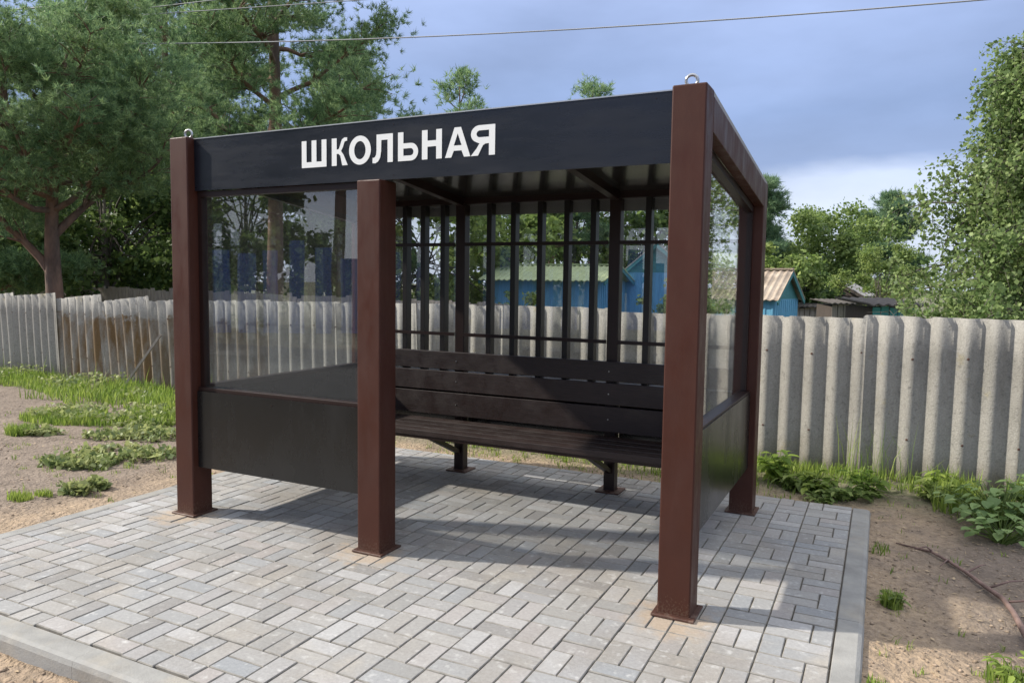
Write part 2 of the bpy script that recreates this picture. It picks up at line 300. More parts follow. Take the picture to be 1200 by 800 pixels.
def soil_mat():
    m = mat('bare_soil', (.215, .165, .125), .95, bump=1., bscale=34); next(x for x in m.node_tree.nodes if x.type == 'BUMP').inputs['Distance'].default_value = .03
    t = m.node_tree; n = t.nodes.new; l = t.links.new; b = bsdf(m); geo = next(x for x in t.nodes if x.type == 'NEW_GEOMETRY')
    def nz(scale, lo, hi, a, bb, detail=6):
        z = n('ShaderNodeTexNoise'); z.inputs['Scale'].default_value = scale; z.inputs['Detail'].default_value = detail; z.inputs['Roughness'].default_value = .65; l(geo.outputs['Position'], z.inputs['Vector'])
        r = n('ShaderNodeMapRange'); r.inputs['From Min'].default_value = lo; r.inputs['From Max'].default_value = hi; r.inputs['To Min'].default_value = a; r.inputs['To Max'].default_value = bb; l(z.outputs['Fac'], r.inputs[0]); return r.outputs[0]
    def mixc(o_, fac, c):
        x = n('ShaderNodeMix'); x.data_type = 'RGBA'; l(fac, x.inputs[0]); l(o_, x.inputs['A']); x.inputs['B'].default_value = (*c, 1); return x.outputs['Result']
    def attr(nm):
        a = n('ShaderNodeAttribute'); a.attribute_name = nm; return a.outputs['Fac']
    base = n('ShaderNodeRGB'); base.outputs[0].default_value = (.205, .16, .125, 1); o_ = base.outputs[0]
    o_ = mixc(o_, nz(1.7, .45, .65, 0, .7), (.285, .225, .175))
    o_ = mixc(o_, nz(5.5, .52, .68, 0, .7), (.125, .095, .072))
    md = n('ShaderNodeMath'); md.operation = 'MULTIPLY'; l(attr('sand'), md.inputs[0]); l(nz(4, .35, .6, .35, 1), md.inputs[1])
    o_ = mixc(o_, md.outputs[0], (.37, .275, .185))
    md = n('ShaderNodeMath'); md.operation = 'MULTIPLY'; l(attr('green'), md.inputs[0]); l(nz(7, .3, .6, .2, .8), md.inputs[1])
    o_ = mixc(o_, md.outputs[0], (.09, .12, .04))
    o_ = mixc(o_, nz(38, .62, .7, 0, .6, 3), (.40, .33, .26))
    h = n('ShaderNodeVectorMath'); h.operation = 'SCALE'; l(o_, h.inputs[0]); l(nz(25, .3, .7, .72, 1.25), h.inputs['Scale'])
    l(h.outputs[0], b.inputs['Base Color']); return m
def near_edge(x, y):
    dx = max(KX0 - x, 0, x - KX1); dy = max(KY0 - y, 0, y - KY1); return math.hypot(dx, dy)
ground = link('ground', np_mesh('ground', GV, GF, soil_mat(), smooth=True)); ground['kind'] = 'structure'; ground['label'] = 'bare brown soil ground around the paved pad'
a_s = ground.data.attributes.new('sand', 'FLOAT', 'POINT'); a_g = ground.data.attributes.new('green', 'FLOAT', 'POINT')
sand = []; green = []
for x, y, z in GV:
    d = near_edge(x, y); sand.append(sstep(.75, .1, d + .25 * noise.noise((x * 1.5, y * 1.5, 0))) if d < 2 else 0)
    g_ = 1. if (y > fence_y(x) + .3 or abs(x) > 30) else (.8 * sstep(.9, .3, abs(y - fence_y(x) + .3)))
    if y < -2.2: g_ = .3
    if y < -11: g_ = 1.
    green.append(g_)
a_s.data.foreach_set('value', sand); a_g.data.foreach_set('value', green)

# the street in front of the stop (behind the viewer, mirrored in the glass)
M['asphalt'] = mat('asphalt', (.055, .055, .056), .9, var=.25, vscale=6, bump=.3, bscale=140)
road = link('road', mesh_of('road', MB().add([(-260, -10.6, -.085), (260, -10.6, -.085), (260, -4.4, -.085), (-260, -4.4, -.085)], [(0, 1, 2, 3)]), M['asphalt'])); road['kind'] = 'structure'; road['label'] = 'asphalt street in front of the bus stop'

# ------------------------------------------------------------------ paved pad
pad = bpy.data.objects.new('pavement', None); COL.objects.link(pad); pad['kind'] = 'structure'; pad['label'] = 'grey concrete block paving under the shelter'
pad.location = (-1.68, .42, 0)
obj('joint_bed', MB().box(KX0 + .06, KX1 - .06, KY0 + .06, KY1 - .012, -.2, -.013), M['joint'], pad)
# kerb stones: chamfered on the outer top edge
def kerb_profile(wd, ch=.022): return [(0, -.3), (0, -ch * 1.3), (ch * .35, -ch * .35), (ch * 1.1, 0), (wd - .004, 0), (wd, -.005), (wd, -.3)]
def kerb(a, b, inward, wd):
    a = Vector(a); b = Vector(b); u = Vector(inward); V = []; pr = kerb_profile(wd); k = len(pr)
    d = (b - a).normalized(); jz = random.uniform(-.003, .003); jy = random.uniform(-.003, .003)
    for p in (a + d * .0025, b - d * .0025):
        for s, z in pr: V.append(p + u * (s + jy) + Vector((0, 0, z + jz)))
    F = [(i, i + 1, k + i + 1, k + i) for i in range(k - 1)] + [tuple(range(k))[::-1], tuple(range(k, 2 * k))]
    bm_ = MB().add(V, F); obj('kerb_stone', bm_, M['kerb'], pad)
y = KY0 + .118
ys = [KY0 + .118, -.645, .377, 1.402, KY1]
for y0, y1 in zip(ys[:-1], ys[1:]): kerb((KX1, y0, 0), (KX1, y1, 0), (-1, 0, 0), .118)
ys = [KY0 + .118, -.55, .45, 1.45, KY1]
for y0, y1 in zip(ys[:-1], ys[1:]): kerb((KX0, y0, 0), (KX0, y1, 0), (1, 0, 0), .118)
xs = [KX0, -3.21, -2.207, -1.2, -.2, KX1]
for x0, x1 in zip(xs[:-1], xs[1:]): kerb((x0, KY0, 0), (x1, KY0, 0), (0, 1, 0), .118)
# block pavers, basket weave of 200 x 100 mm
def paver_mb(lx, ly, cx=0, cy=0, z=0, rot=0):
    hx, hy = lx / 2 - .0020, ly / 2 - .0020; c = .004; V = []
    for ins, zz in ((0, -.07), (0, -c), (c, 0)):
        for i, j in ((-1, -1), (1, -1), (1, 1), (-1, 1)):
            X, Y = i * (hx - ins), j * (hy - ins); V.append((cx + X * math.cos(rot) - Y * math.sin(rot), cy + X * math.sin(rot) + Y * math.cos(rot), z + zz))
    F = []
    for r in (0, 4):
        for i in range(4): F.append((r + i, r + (i + 1) % 4, r + 4 + (i + 1) % 4, r + 4 + i))
    F.append((8, 9, 10, 11)); return V, F
bricks = []
PX0, PX1, PY0, PY1 = KX0 + .121, KX1 - .121, KY0 + .121, KY1 - .004
A0 = .131
def put(x0, x1, y0, y1):
    x0, x1, y0, y1 = max(x0, PX0), min(x1, PX1), max(y0, PY0), min(y1, PY1)
    if x1 - x0 > .02 and y1 - y0 > .02: bricks.append(((x0 + x1) / 2, (y0 + y1) / 2, round(x1 - x0, 3), round(y1 - y0, 3)))
nrow = 21; ystart = PY0 - .09
for j in range(nrow):
    y0 = ystart + .2 * j
    for i in range(-22, 1):
        x0 = A0 + .2 * i
        if (i + j) % 2: put(x0, x0 + .1, y0, y0 + .2); put(x0 + .1, x0 + .2, y0, y0 + .2)
        else: put(x0, x0 + .2, y0, y0 + .1); put(x0, x0 + .2, y0 + .1, y0 + .2)
    x0 = A0 + .2
    if j % 2: put(x0, x0 + .1, y0, y0 + .2); put(x0 + .1, x0 + .3, y0, y0 + .1); put(x0 + .1, x0 + .3, y0 + .1, y0 + .2)
    else: put(x0 + .2, x0 + .3, y0, y0 + .2); put(x0, x0 + .2, y0, y0 + .1); put(x0, x0 + .2, y0 + .1, y0 + .2)
def screen_size(x, y):
    d = np.array([x, y, 0]) - CAM; z = d @ FW
    u = 600 + FPX * (d @ RT) / z; v = 400 - FPX * (d @ UP) / z
    if z <= .2 or not (-10 < u < 1210 and -10 < v < 810): return 0
    return 1 / (np.linalg.norm(d) ** 3)
bricks.sort(key=lambda b: -screen_size(b[0], b[1]) * (b[2] * b[3]))
def edged(me):
    "sides and chamfers carry the dirt that gathers in the joints"
    me.materials.append(M['paver_edge']); me.polygons.foreach_set('material_index', [0 if i % 9 == 8 else 1 for i in range(len(me.polygons))]); return me
pm = {}; rest = MB()
for k, (x, y, lx, ly) in enumerate(bricks):
    z = random.gauss(0, .0011); r = random.gauss(0, .006)
    if k < 300:
        if (lx, ly) not in pm:
            v, f = paver_mb(lx, ly); pm[(lx, ly)] = edged(mesh_of('paver', MB().add(v, f), M['paver']))
        o = link('paver', pm[(lx, ly)], pad, Vector((x, y, z)) - pad.location); o.rotation_euler = (random.gauss(0, .004), random.gauss(0, .004), r)
    else: rest.add(*paver_mb(lx, ly, x, y, z, r))
o = obj('far_pavers', rest, M['paver_j'], pad); edged(o.data); o['kind'] = 'stuff'; o['label'] = 'smaller looking grey paving blocks further back'

# ------------------------------------------------------------------ bus shelter
SH = thing('bus_shelter', 'brown steel and glass bus shelter with black name board on grey paving', 'bus shelter', (-1.75, 1.0, 0))
PW = .16
def post(x0, y0, z1, wd=PW, plate=.024, mtl='steel'):
    p = obj('post', MB().box(x0, x0 + wd, y0, y0 + wd, .0, z1), M[mtl], SH, bevel=.007)
    obj('base_plate', MB().box(x0 - plate, x0 + wd + plate, y0 - plate, y0 + wd + plate, .0005, .0125), M['rust'], p, bevel=.002, seg=1)
    weld = MB()
    for s in ((x0 - .004, x0 + wd + .004, y0 - .004, y0 + .002), (x0 - .004, x0 + wd + .004, y0 + wd - .002, y0 + wd + .004)): weld.box(*s, .0125, .017)
    obj('weld_bead', weld, M['rust'], p)['kind'] = 'stuff'
    return p
XL, XM, XR = -3.49, -1.963, -.16
YB = 1.876
p_fl = post(XL, 0, 2.508); p_fm = post(XM, 0, 2.163); p_fr = post(XR, 0, 2.508)
p_bl = post(XL, YB, 2.302); p_br = post(XR, YB, 2.302)
p_b1 = post(-2.456, 1.935, 2.235, .088, .05, 'frame'); p_b2 = post(-1.118, 1.935, 2.235, .088, .05, 'frame')  # shade on these two rear posts is painted in by the darker material
def eye_bolt(par, x, y, z):
    m = MB(); R_ = .026
    m.tube([(x, y, z - .004), (x, y, z + .010)], [.012, .012], 8)
    pts = [(x + R_ * math.cos(t), y + R_ * .25 * math.cos(t), z + .012 + R_ + R_ * math.sin(t) - .004) for t in np.linspace(-1.5, 4.5, 15)]
    m.tube(pts, [.0075] * 15, 6); obj('lifting_eye', m, M['zinc'], par, smooth=True)
eye_bolt(p_fl, XL + .085, .08, 2.508); eye_bolt(p_fr, XR + .07, .085, 2.508)
# front name board
board = obj('name_board', MB().box(XL + PW + .002, XR - .002, .056, .064, 2.165, 2.497), M['sign'], SH)
obj('front_beam', MB().box(XL + PW + .001, XR - .001, .0665, .135, 2.36, 2.494), M['frame'], SH)
bt = MB()
obj('board_trim', MB().box(XL + PW + .001, XR - .001, .052, .120, 2.497, 2.503), M['zinc'], board)
screws = MB()
for x in np.arange(-3.25, -.2, .5):
    for z in (2.19, 2.47):
        screws.tube([(x, .0565, z), (x, .0545, z)], [.003, .003], 6)
obj('screw_heads', screws, M['frame'], board)['kind'] = 'stuff'
# letters: outline polygons in a unit box, several contours, even-odd filled
def ell(cx, cy, rx, ry, a0=0, a1=2 * math.pi, n=36): return [(cx + rx * math.cos(t), cy + ry * math.sin(t)) for t in np.linspace(a0, a1, n, endpoint=abs(a1 - a0) < 6.2)]
def letter(ch, w, h=.158, s=.036):
    b = s * .9
    if ch == 'Ш': return [[(0, 0), (w, 0), (w, h), (w - s, h), (w - s, b), (w / 2 + s / 2, b), (w / 2 + s / 2, h), (w / 2 - s / 2, h), (w / 2 - s / 2, b), (s, b), (s, h), (0, h)]]
    if ch == 'Н': return [[(0, 0), (s, 0), (s, h * .43), (w - s, h * .43), (w - s, 0), (w, 0), (w, h), (w - s, h), (w - s, h * .43 + b), (s, h * .43 + b), (s, h), (0, h)]]
    if ch == 'О': return [ell(w / 2, h / 2, w / 2, h / 2 + .003), ell(w / 2, h / 2, w / 2 - s * 1.02, h / 2 - b * .85)]
    if ch == 'Л':
        pts = [(w, 0), (w, h), (w * .2, h)] + [(w * .2, h * .45)] + [(w * .18, h * .30), (w * .13, b * 1.05), (w * .06, b * .92), (0, b * .92), (0, 0), (w * .14, -.002)]
        pts += [(w * .28, b * .25), (w * .38, b * .9), (w * .425, h * .42), (w * .435, h - b), (w - s, h - b), (w - s, 0)]
        return [pts]
    if ch == 'Ь':
        r = h * .305; o_ = [(0, 0), (w - r, 0)] + ell(w - r, r, r, r, -math.pi / 2, math.pi / 2, 16) + [(w - r, 2 * r), (s, 2 * r), (s, h), (0, h)]
        r2 = r - b * .88; i_ = [(s, b * .88), (w - r - .002, b * .88)] + ell(w - r - .002, r, r2, r2, -math.pi / 2, math.pi / 2, 14) + [(s, 2 * r - b * .88)]
        return [o_, i_]
    if ch == 'А':
        c = w / 2; t = s * .56
        o_ = [(0, 0), (s * 1.08, 0), (s * 1.08 + .0155, h * .22), (w - s * 1.08 - .0155, h * .22), (w - s * 1.08, 0), (w, 0), (c + t, h), (c - t, h)]
        return [o_, [(c - w * .155, h * .22 + b * .85), (c + w * .155, h * .22 + b * .85), (c, h * .80)]]
    if ch == 'Я':
        r = h * .285; cy = h - r
        o_ = [(w, 0), (w, h), (r * 1.15, h)] + ell(r * 1.15, cy, r * 1.15, r, math.pi / 2, math.pi * 1.38, 18) + [(w * .36, h * .40), (w * .24, h * .24), (0, 0), (s * 1.2, 0), (w * .50, h * .33), (w * .60, h * .385), (w - s, h * .39), (w - s, 0)]
        r2 = r - b * .84; i_ = [(w - s, h - b * .84), (r * 1.2, h - b * .84)] + ell(r * 1.2, cy, r2 * 1.15, r2, math.pi / 2, math.pi * 1.5, 14) + [(w - s, cy - r2)]
        return [o_, i_]
    if ch == 'К':
        return [[(0, 0), (s, 0), (s, h * .43), (s * 1.35, h * .43), (s * 1.75, h * .36), (w - s * 1.12, 0), (w, 0), (w * .74, h * .38), (w * .58, h * .53), (w * .70, h * .66), (w * .80, h * .85), (w * .90, h * .88), (w * .965, h * .875), (w * .965, h), (w * .80, h + .001), (w * .64, h * .94), (w * .54, h * .76), (w * .46, h * .62), (s * 1.3, h * .59), (s, h * .59), (s, h), (0, h)]]
spans = [('Ш', -2.415, -2.227), ('К', -2.187, -2.070), ('О', -2.060, -1.905), ('Л', -1.893, -1.753), ('Ь', -1.718, -1.584), ('Н', -1.559, -1.431), ('А', -1.410, -1.253), ('Я', -1.250, -1.105)]
for ch, x0, x1 in spans:
    cu = bpy.data.curves.new('letter', 'CURVE'); cu.dimensions = '2D'; cu.fill_mode = 'BOTH'; cu.extrude = .0008
    for c in letter(ch, x1 - x0):
        sp = cu.splines.new('POLY'); sp.points.add(len(c) - 1)
        for p_, (x, y) in zip(sp.points, c): p_.co = (x, y, 0, 1)
        sp.use_cyclic_u = True
    tmp = bpy.data.objects.new('tmp', cu); COL.objects.link(tmp); dg = bpy.context.evaluated_depsgraph_get()
    me = bpy.data.meshes.new_from_object(tmp.evaluated_get(dg)); bpy.data.objects.remove(tmp); me.materials.clear(); me.materials.append(M['white']); me.name = 'letter'
    me.transform(Matrix.Rotation(math.pi / 2, 4, 'X'))
    o = link('letter', me, board, Vector((x0, .0545, 2.262)) - wloc(board)); o['label'] = 'white letter ' + ch
# side walls and front screen
SL = -.105                                           # roof slope
def roofz(y): return 2.497 + SL * y
for X0, s in ((-.062, 1), (-3.49, -1)):
    obj('side_beam', MB().box(X0, X0 + .062, PW + .001, YB - .001, roofz(PW) - .166, roofz(PW), dz=SL * (YB - PW)), M['steel'], SH, bevel=.004)
for xo, xi, sgn in ((-.0, -1, 1), (-3.49, 1, -1)):    # right wall, left wall
    fx = lambda a, b: (min(xo + xi * a, xo + xi * b), max(xo + xi * a, xo + xi * b))
    obj('glass_pane', MB().box(*fx(.083, .088), PW + .03, YB - .03, .885, 2.29, ), M['glass'], SH) if False else None
    x0, x1 = fx(.083, .088)
    g = MB(); zt0, zt1 = roofz(PW) - .185, roofz(YB) - .185
    V = [(x0, PW + .02, .862), (x1, PW + .02, .862), (x1, YB - .02, .862), (x0, YB - .02, .862), (x0, PW + .02, zt0), (x1, PW + .02, zt0), (x1, YB - .02, zt1), (x0, YB - .02, zt1)]
    g.add(V, [(0, 3, 2, 1), (4, 5, 6, 7), (0, 1, 5, 4), (1, 2, 6, 5), (2, 3, 7, 6), (3, 0, 4, 7)])
    pane = obj('glass_pane', g, M['glass'], SH)
    for y0, y1 in ((PW + .001, PW + .035), (YB - .035, YB - .001)):
        obj('pane_frame', MB().box(*fx(.066, .106), y0, y1, .872, roofz(y0) - .17), M['frame'], pane)
    obj('pane_frame', MB().box(*fx(.064, .108), PW + .036, YB - .036, roofz(PW) - .215, roofz(PW) - .170, dz=SL * (YB - PW - .07)), M['frame'], pane)
    obj('sill_rail', MB().box(*fx(.046, .112), PW + .001, YB - .001, .832, .871), M['frame'], SH, bevel=.003)
    pn = obj('lower_panel', MB().box(*fx(.040, .0455), PW + .002, YB - .002, .332, .858), M['black'], SH)
    obj('panel_frame', MB().box(*fx(.048, .088), PW + .001, YB - .001, .345, .385), M['frame'], pn)
# front left screen
FX0, FX1 = XL + PW, XM
pane = obj('glass_pane', MB().box(FX0 + .02, FX1 - .02, .098, .103, .862, 2.15), M['glass'], SH)
for x0, x1 in ((FX0 + .001, FX0 + .034), (FX1 - .034, FX1 - .001)): obj('pane_frame', MB().box(x0, x1, .078, .122, .872, 2.163), M['frame'], pane)
obj('pane_frame', MB().box(FX0 + .035, FX1 - .035, .076, .124, 2.128, 2.163), M['frame'], pane)
obj('sill_rail', MB().box(FX0 + .001, FX1 - .001, .058, .128, .832, .871), M['frame'], SH, bevel=.003)
pn = obj('lower_panel', MB().box(FX0 + .002, FX1 - .002, .046, .0515, .330, .846), M['black'], SH)
obj('panel_frame', MB().box(FX0 + .001, FX1 - .001, .055, .095, .345, .385), M['frame'], pn)
sc_ = MB()
for x in (FX0 + .03, FX0 + .66, FX1 - .03):
    for z in (.36, .80): sc_.tube([(x, .0463, z), (x, .043, z)], [.005, .004], 6)
obj('screw_heads', sc_, M['frame'], pn)['kind'] = 'stuff'
# rear wall: beam, band, slats, rails, glass
obj('rear_beam', MB().box(XL + PW + .001, XR - .001, 1.925, 1.985, 2.236, 2.296), M['frame'], SH)
M['band'] = mat('rear_band', (.30, .29, .28), .5)
obj('rear_fascia', MB().box(XL + PW + .001, XR - .001, 2.03, 2.036, 2.148, 2.302), M['band'], SH)
slx = [-3.21, -2.987, -2.803, -2.606, -2.165, -1.947, -1.713, -1.487, -1.269, -.84, -.62, -.40]
for x in slx: obj('slat', MB().box(x, x + .045, 1.937, 2.012, .845, 2.235), M['slat'], SH, bevel=.003, seg=1)
obj('slat_foot_rail', MB().box(XL + PW + .001, XR - .001, 1.940, 2.008, .80, .844), M['frame'], SH)
for seg_ in ((XL + PW + .001, -2.457), (-2.367, -1.119), (-1.029, XR - .001)):
    for z in (1.145, 1.892): obj('rear_rail', MB().box(*seg_, 1.928, 1.9365, z, z + .028), M['frame'], SH)
    obj('glass_pane', MB().box(seg_[0] + .002, seg_[1] - .002, 2.014, 2.019, .8475, 2.234), M['glass'], SH)
    obj('rear_panel', MB().box(seg_[0] + .002, seg_[1] - .002, 2.0135, 2.019, .345, .8462), M['black'], SH)
# roof
rf = obj('roof', MB().box(XL + .005, XR + PW - .005, .14, 2.03, roofz(.14) + .0015, roofz(.14) + .028, dz=SL * 1.89), M['band'], SH)
obj('ceiling', MB().box(XL + .064, XR + PW - .064, .137, 1.924, roofz(.137) - .012, roofz(.137) - .002, dz=SL * 1.787), M['ceil'], SH)
for x in (-2.44, -1.10):
    obj('ceiling_beam', MB().box(x, x + .06, .137, 1.924, roofz(.137) - .072, roofz(.137) - .0125, dz=SL * 1.787), M['frame'], SH)

# ------------------------------------------------------------------ bench fixed between the rear posts
BN = thing('bench', 'long dark brown plank bench along the rear wall of the shelter', 'bench', (-1.75, 1.65, .15))
BX0, BX1 = -3.315, -.175
for z0, z1 in ((.864, 1.013), (.684, .850), (.476, .670)):
    pl = obj('back_plank', MB().box(BX0, BX1, 1.885, 1.925, z0, z1), M['bench'], BN, bevel=.004)
    bl = MB()
    for x in (-2.41, -1.075):
        for dz in (.0,): bl.tube([(x, 1.886, (z0 + z1) / 2 + dz), (x, 1.881, (z0 + z1) / 2 + dz)], [.006, .005], 7)
    obj('bolt_heads', bl, M['zinc'], pl)['kind'] = 'stuff'
for k in range(4):
    y0 = 1.345 + .132 * k; obj('seat_plank', MB().box(BX0, BX1, y0, y0 + .120, .405, .450), M['bench'], BN, bevel=.004)
obj('seat_rail', MB().box(BX0 + .01, BX1 - .01, 1.352, 1.392, .383, .404), M['frame'], BN)
for x in (-2.435, -1.097):
    br = obj('seat_bracket', MB().box(x, x + .045, 1.352 + .041, 1.9345, .375, .404), M['frame'], BN)
    obj('brace', MB().bar((x + .022, 1.934, .165), (x + .022, 1.475, .376), .045, .035), M['frame'], br)
    obj('back_bracket', MB().box(x, x + .045, 1.9255, 1.9345, .50, 1.0), M['frame'], BN)

# ------------------------------------------------------------------ corrugated cement fence
def fence_mat(name, stain):
    m = mat(name, (.36, .335, .295), .9, bump=.45, bscale=85)
    t = m.node_tree; n = t.nodes.new; l = t.links.new; b = bsdf(m); geo = next(x for x in t.nodes if x.type == 'NEW_GEOMETRY')
    oi = n('ShaderNodeObjectInfo')
    def nz(scale, lo, hi, a, bb, detail=6, str_=(1, 1, 1)):
        mp_ = n('ShaderNodeMapping'); mp_.inputs['Scale'].default_value = str_; l(geo.outputs['Position'], mp_.inputs[0])
        z = n('ShaderNodeTexNoise'); z.inputs['Scale'].default_value = scale; z.inputs['Detail'].default_value = detail; z.inputs['Roughness'].default_value = .66; l(mp_.outputs[0], z.inputs['Vector'])
        r = n('ShaderNodeMapRange'); r.inputs['From Min'].default_value = lo; r.inputs['From Max'].default_value = hi; r.inputs['To Min'].default_value = a; r.inputs['To Max'].default_value = bb; l(z.outputs['Fac'], r.inputs[0]); return r.outputs[0]
    def mixc(o_, fac, c):
        x = n('ShaderNodeMix'); x.data_type = 'RGBA'; l(fac, x.inputs[0]); l(o_, x.inputs['A']); x.inputs['B'].default_value = (*c, 1); return x.outputs['Result']
    base = n('ShaderNodeRGB'); base.outputs[0].default_value = (.335, .318, .283, 1); o_ = base.outputs[0]
    o_ = mixc(o_, nz(2.6, .48, .68, 0, .75, str_=(1, 1, .45)), (.20, .19, .165))
    o_ = mixc(o_, nz(26, .55, .72, 0, .6), (.12, .115, .105))
    o_ = mixc(o_, nz(3.3, .62, .70, 0, .5), (.29, .24, .11))
    tco = n('ShaderNodeTexCoord'); sp = n('ShaderNodeSeparateXYZ'); l(geo.outputs['Position'], sp.inputs[0])
    if stain:
        ad = n('ShaderNodeMath'); ad.operation = 'ADD'; l(sp.outputs['Z'], ad.inputs[0]); l(nz(5, .3, .7, -.18, .18), ad.inputs[1])
        r = n('ShaderNodeMapRange'); r.inputs['From Min'].default_value = 1.03; r.inputs['From Max'].default_value = .96; l(ad.outputs[0], r.inputs[0])
        md = n('ShaderNodeMath'); md.operation = 'MULTIPLY'; l(r.outputs[0], md.inputs[0]); l(nz(2.6, .36, .58, .12, .92, str_=(2.2, 1, .5)), md.inputs[1])
        o_ = mixc(o_, md.outputs[0], stain)
    else:                                                # earth splash at the foot
        ad = n('ShaderNodeMath'); ad.operation = 'ADD'; l(sp.outputs['Z'], ad.inputs[0]); l(nz(6, .3, .7, -.1, .1), ad.inputs[1])
        r = n('ShaderNodeMapRange'); r.inputs['From Min'].default_value = .3; r.inputs['From Max'].default_value = .02; r.inputs['To Max'].default_value = .55; l(ad.outputs[0], r.inputs[0])
        o_ = mixc(o_, r.outputs[0], (.19, .165, .125))
    h = n('ShaderNodeVectorMath'); h.operation = 'SCALE'; l(o_, h.inputs[0])
    r = n('ShaderNodeMapRange'); r.inputs['To Min'].default_value = .86; r.inputs['To Max'].default_value = 1.12; l(oi.outputs['Random'], r.inputs[0]); l(r.outputs[0], h.inputs['Scale'])
    h2 = n('ShaderNodeVectorMath'); h2.operation = 'SCALE'; l(h.outputs[0], h2.inputs[0]); l(nz(70, .3, .7, .8, 1.2), h2.inputs['Scale'])
    l(h2.outputs[0], b.inputs['Base Color']); return m
M['cement'] = fence_mat('cement_sheet', None); M['cement_ochre'] = fence_mat('cement_sheet_ochre', (.145, .08, .022)); M['cement_brown'] = fence_mat('cement_sheet_brown', (.15, .105, .06))
FN = thing('corrugated_fence', 'grey corrugated cement sheet fence running behind the shelter', 'fence', (-5, fence_y(-5), 0))
def corr_sheet(wd, ht, pitch, amp, th=.007, per=10, rows=5, sag=.0):
    n = int(round(wd / pitch * per)); V = []; F = []
    for side in (0, 1):
        for r in range(rows + 1):
            for i in range(n + 1):
                x = wd * i / n; yv = -amp * math.cos(2 * math.pi * x / pitch) + (th if side else 0)
                yv += sag * math.sin(math.pi * r / rows)
                zj = 0
                if r == rows: zj = .006 * noise.noise((x * 9 + sag * 300, 1, 1)) - (.012 if abs(noise.noise((x * 4 + sag * 700, 5, 1))) > .42 else 0)
                V.append((x - wd / 2, yv, ht * r / rows + zj))
    k = (rows + 1) * (n + 1)
    for r in range(rows):
        for i in range(n):
            a = r * (n + 1) + i; F.append((a, a + 1, a + n + 2, a + n + 1)); F.append((k + a + 1, k + a, k + a + n + 1, k + a + n + 2))
    for i in range(n):
        a = rows * (n + 1) + i; F.append((a, a + 1, k + a + 1, k + a)); F.append((i + 1, i, k + i, k + i + 1))
    for r in range(rows):
        for i in (0, n):
            a = r * (n + 1) + i; q = (a, a + n + 1, k + a + n + 1, k + a); F.append(q if i else q[::-1])
    return MB().add(V, F)
PITCH = .1935
x = 2.95; k = 0
while x > -15.2:
    wd = PITCH * 6 + .03; xc = x - wd / 2
    left = sstep(-4.5, -8.5, xc)
    tilt = math.radians(-3.4 * left + random.gauss(0, .4 + .5 * left)); top = 1.335 - .055 * left + random.gauss(0, .008 + .008 * left)
    if k == 0: top = 1.33
    if k == 1: top = 1.352
    mname = 'cement'
    if -9.6 < xc < -8.3: mname = 'cement_ochre'
    elif -8.3 < xc < -6.9: mname = 'cement_brown' if xc < -7.2 else 'cement_brown'
    elif -10.5 < xc < -9.6: mname = 'cement_ochre'
    amp = .0245
    sheet = mesh_of('sheet', corr_sheet(wd, top + .16, PITCH, amp, sag=random.uniform(-.012, .012)), M[mname], smooth=True)
    o = link('sheet', sheet, FN, Vector((xc, fence_y(xc) + (.010 if k % 2 else 0) + random.gauss(0, .012) * left, -.15)) - FN.location)
    o.rotation_euler = (random.gauss(0, .012), tilt, -.036 + random.gauss(0, .006))
    nl = MB()
    for nxp in (1, 3, 5):
        for nzp in (.50, 1.17):
            xx = -wd / 2 + PITCH * (nxp - 1) + random.uniform(-.01, .01); zz = nzp + random.uniform(-.02, .02)
            nl.tube([(xx, -.026, zz), (xx, -.031, zz)], [.011, .008], 7)
    nh = link('nail_heads', mesh_of('nail_heads', nl, M['rust']), o); nh['kind'] = 'stuff'
    if mname == 'cement_ochre': o['label'] = 'cement sheet stained ochre brown over its lower part'
    x -= PITCH * 5.98; k += 1
for x in np.arange(-14, 3, 2.4):
    fp = obj('fence_post', MB().box(x, x + .08, fence_y(x) + .095, fence_y(x) + .175, -.4, 1.22), M['wood_grey'], FN)
for z in (.35, 1.02):
    r = MB(); r.bar((-14.6, fence_y(-14.6) + .07, z), (2.9, fence_y(2.9) + .07, z), .04, .07); obj('fence_rail', r, M['wood_grey'], FN)
solo('prop_stick', MB().bar((-8.86, 3.46, -.05), (-8.38, 3.80, .80), .045, .03), M['wood_grey'], (-8.86, 3.46, -.04), 'grey wooden stick leaning against the stained fence sheets', 'stick')

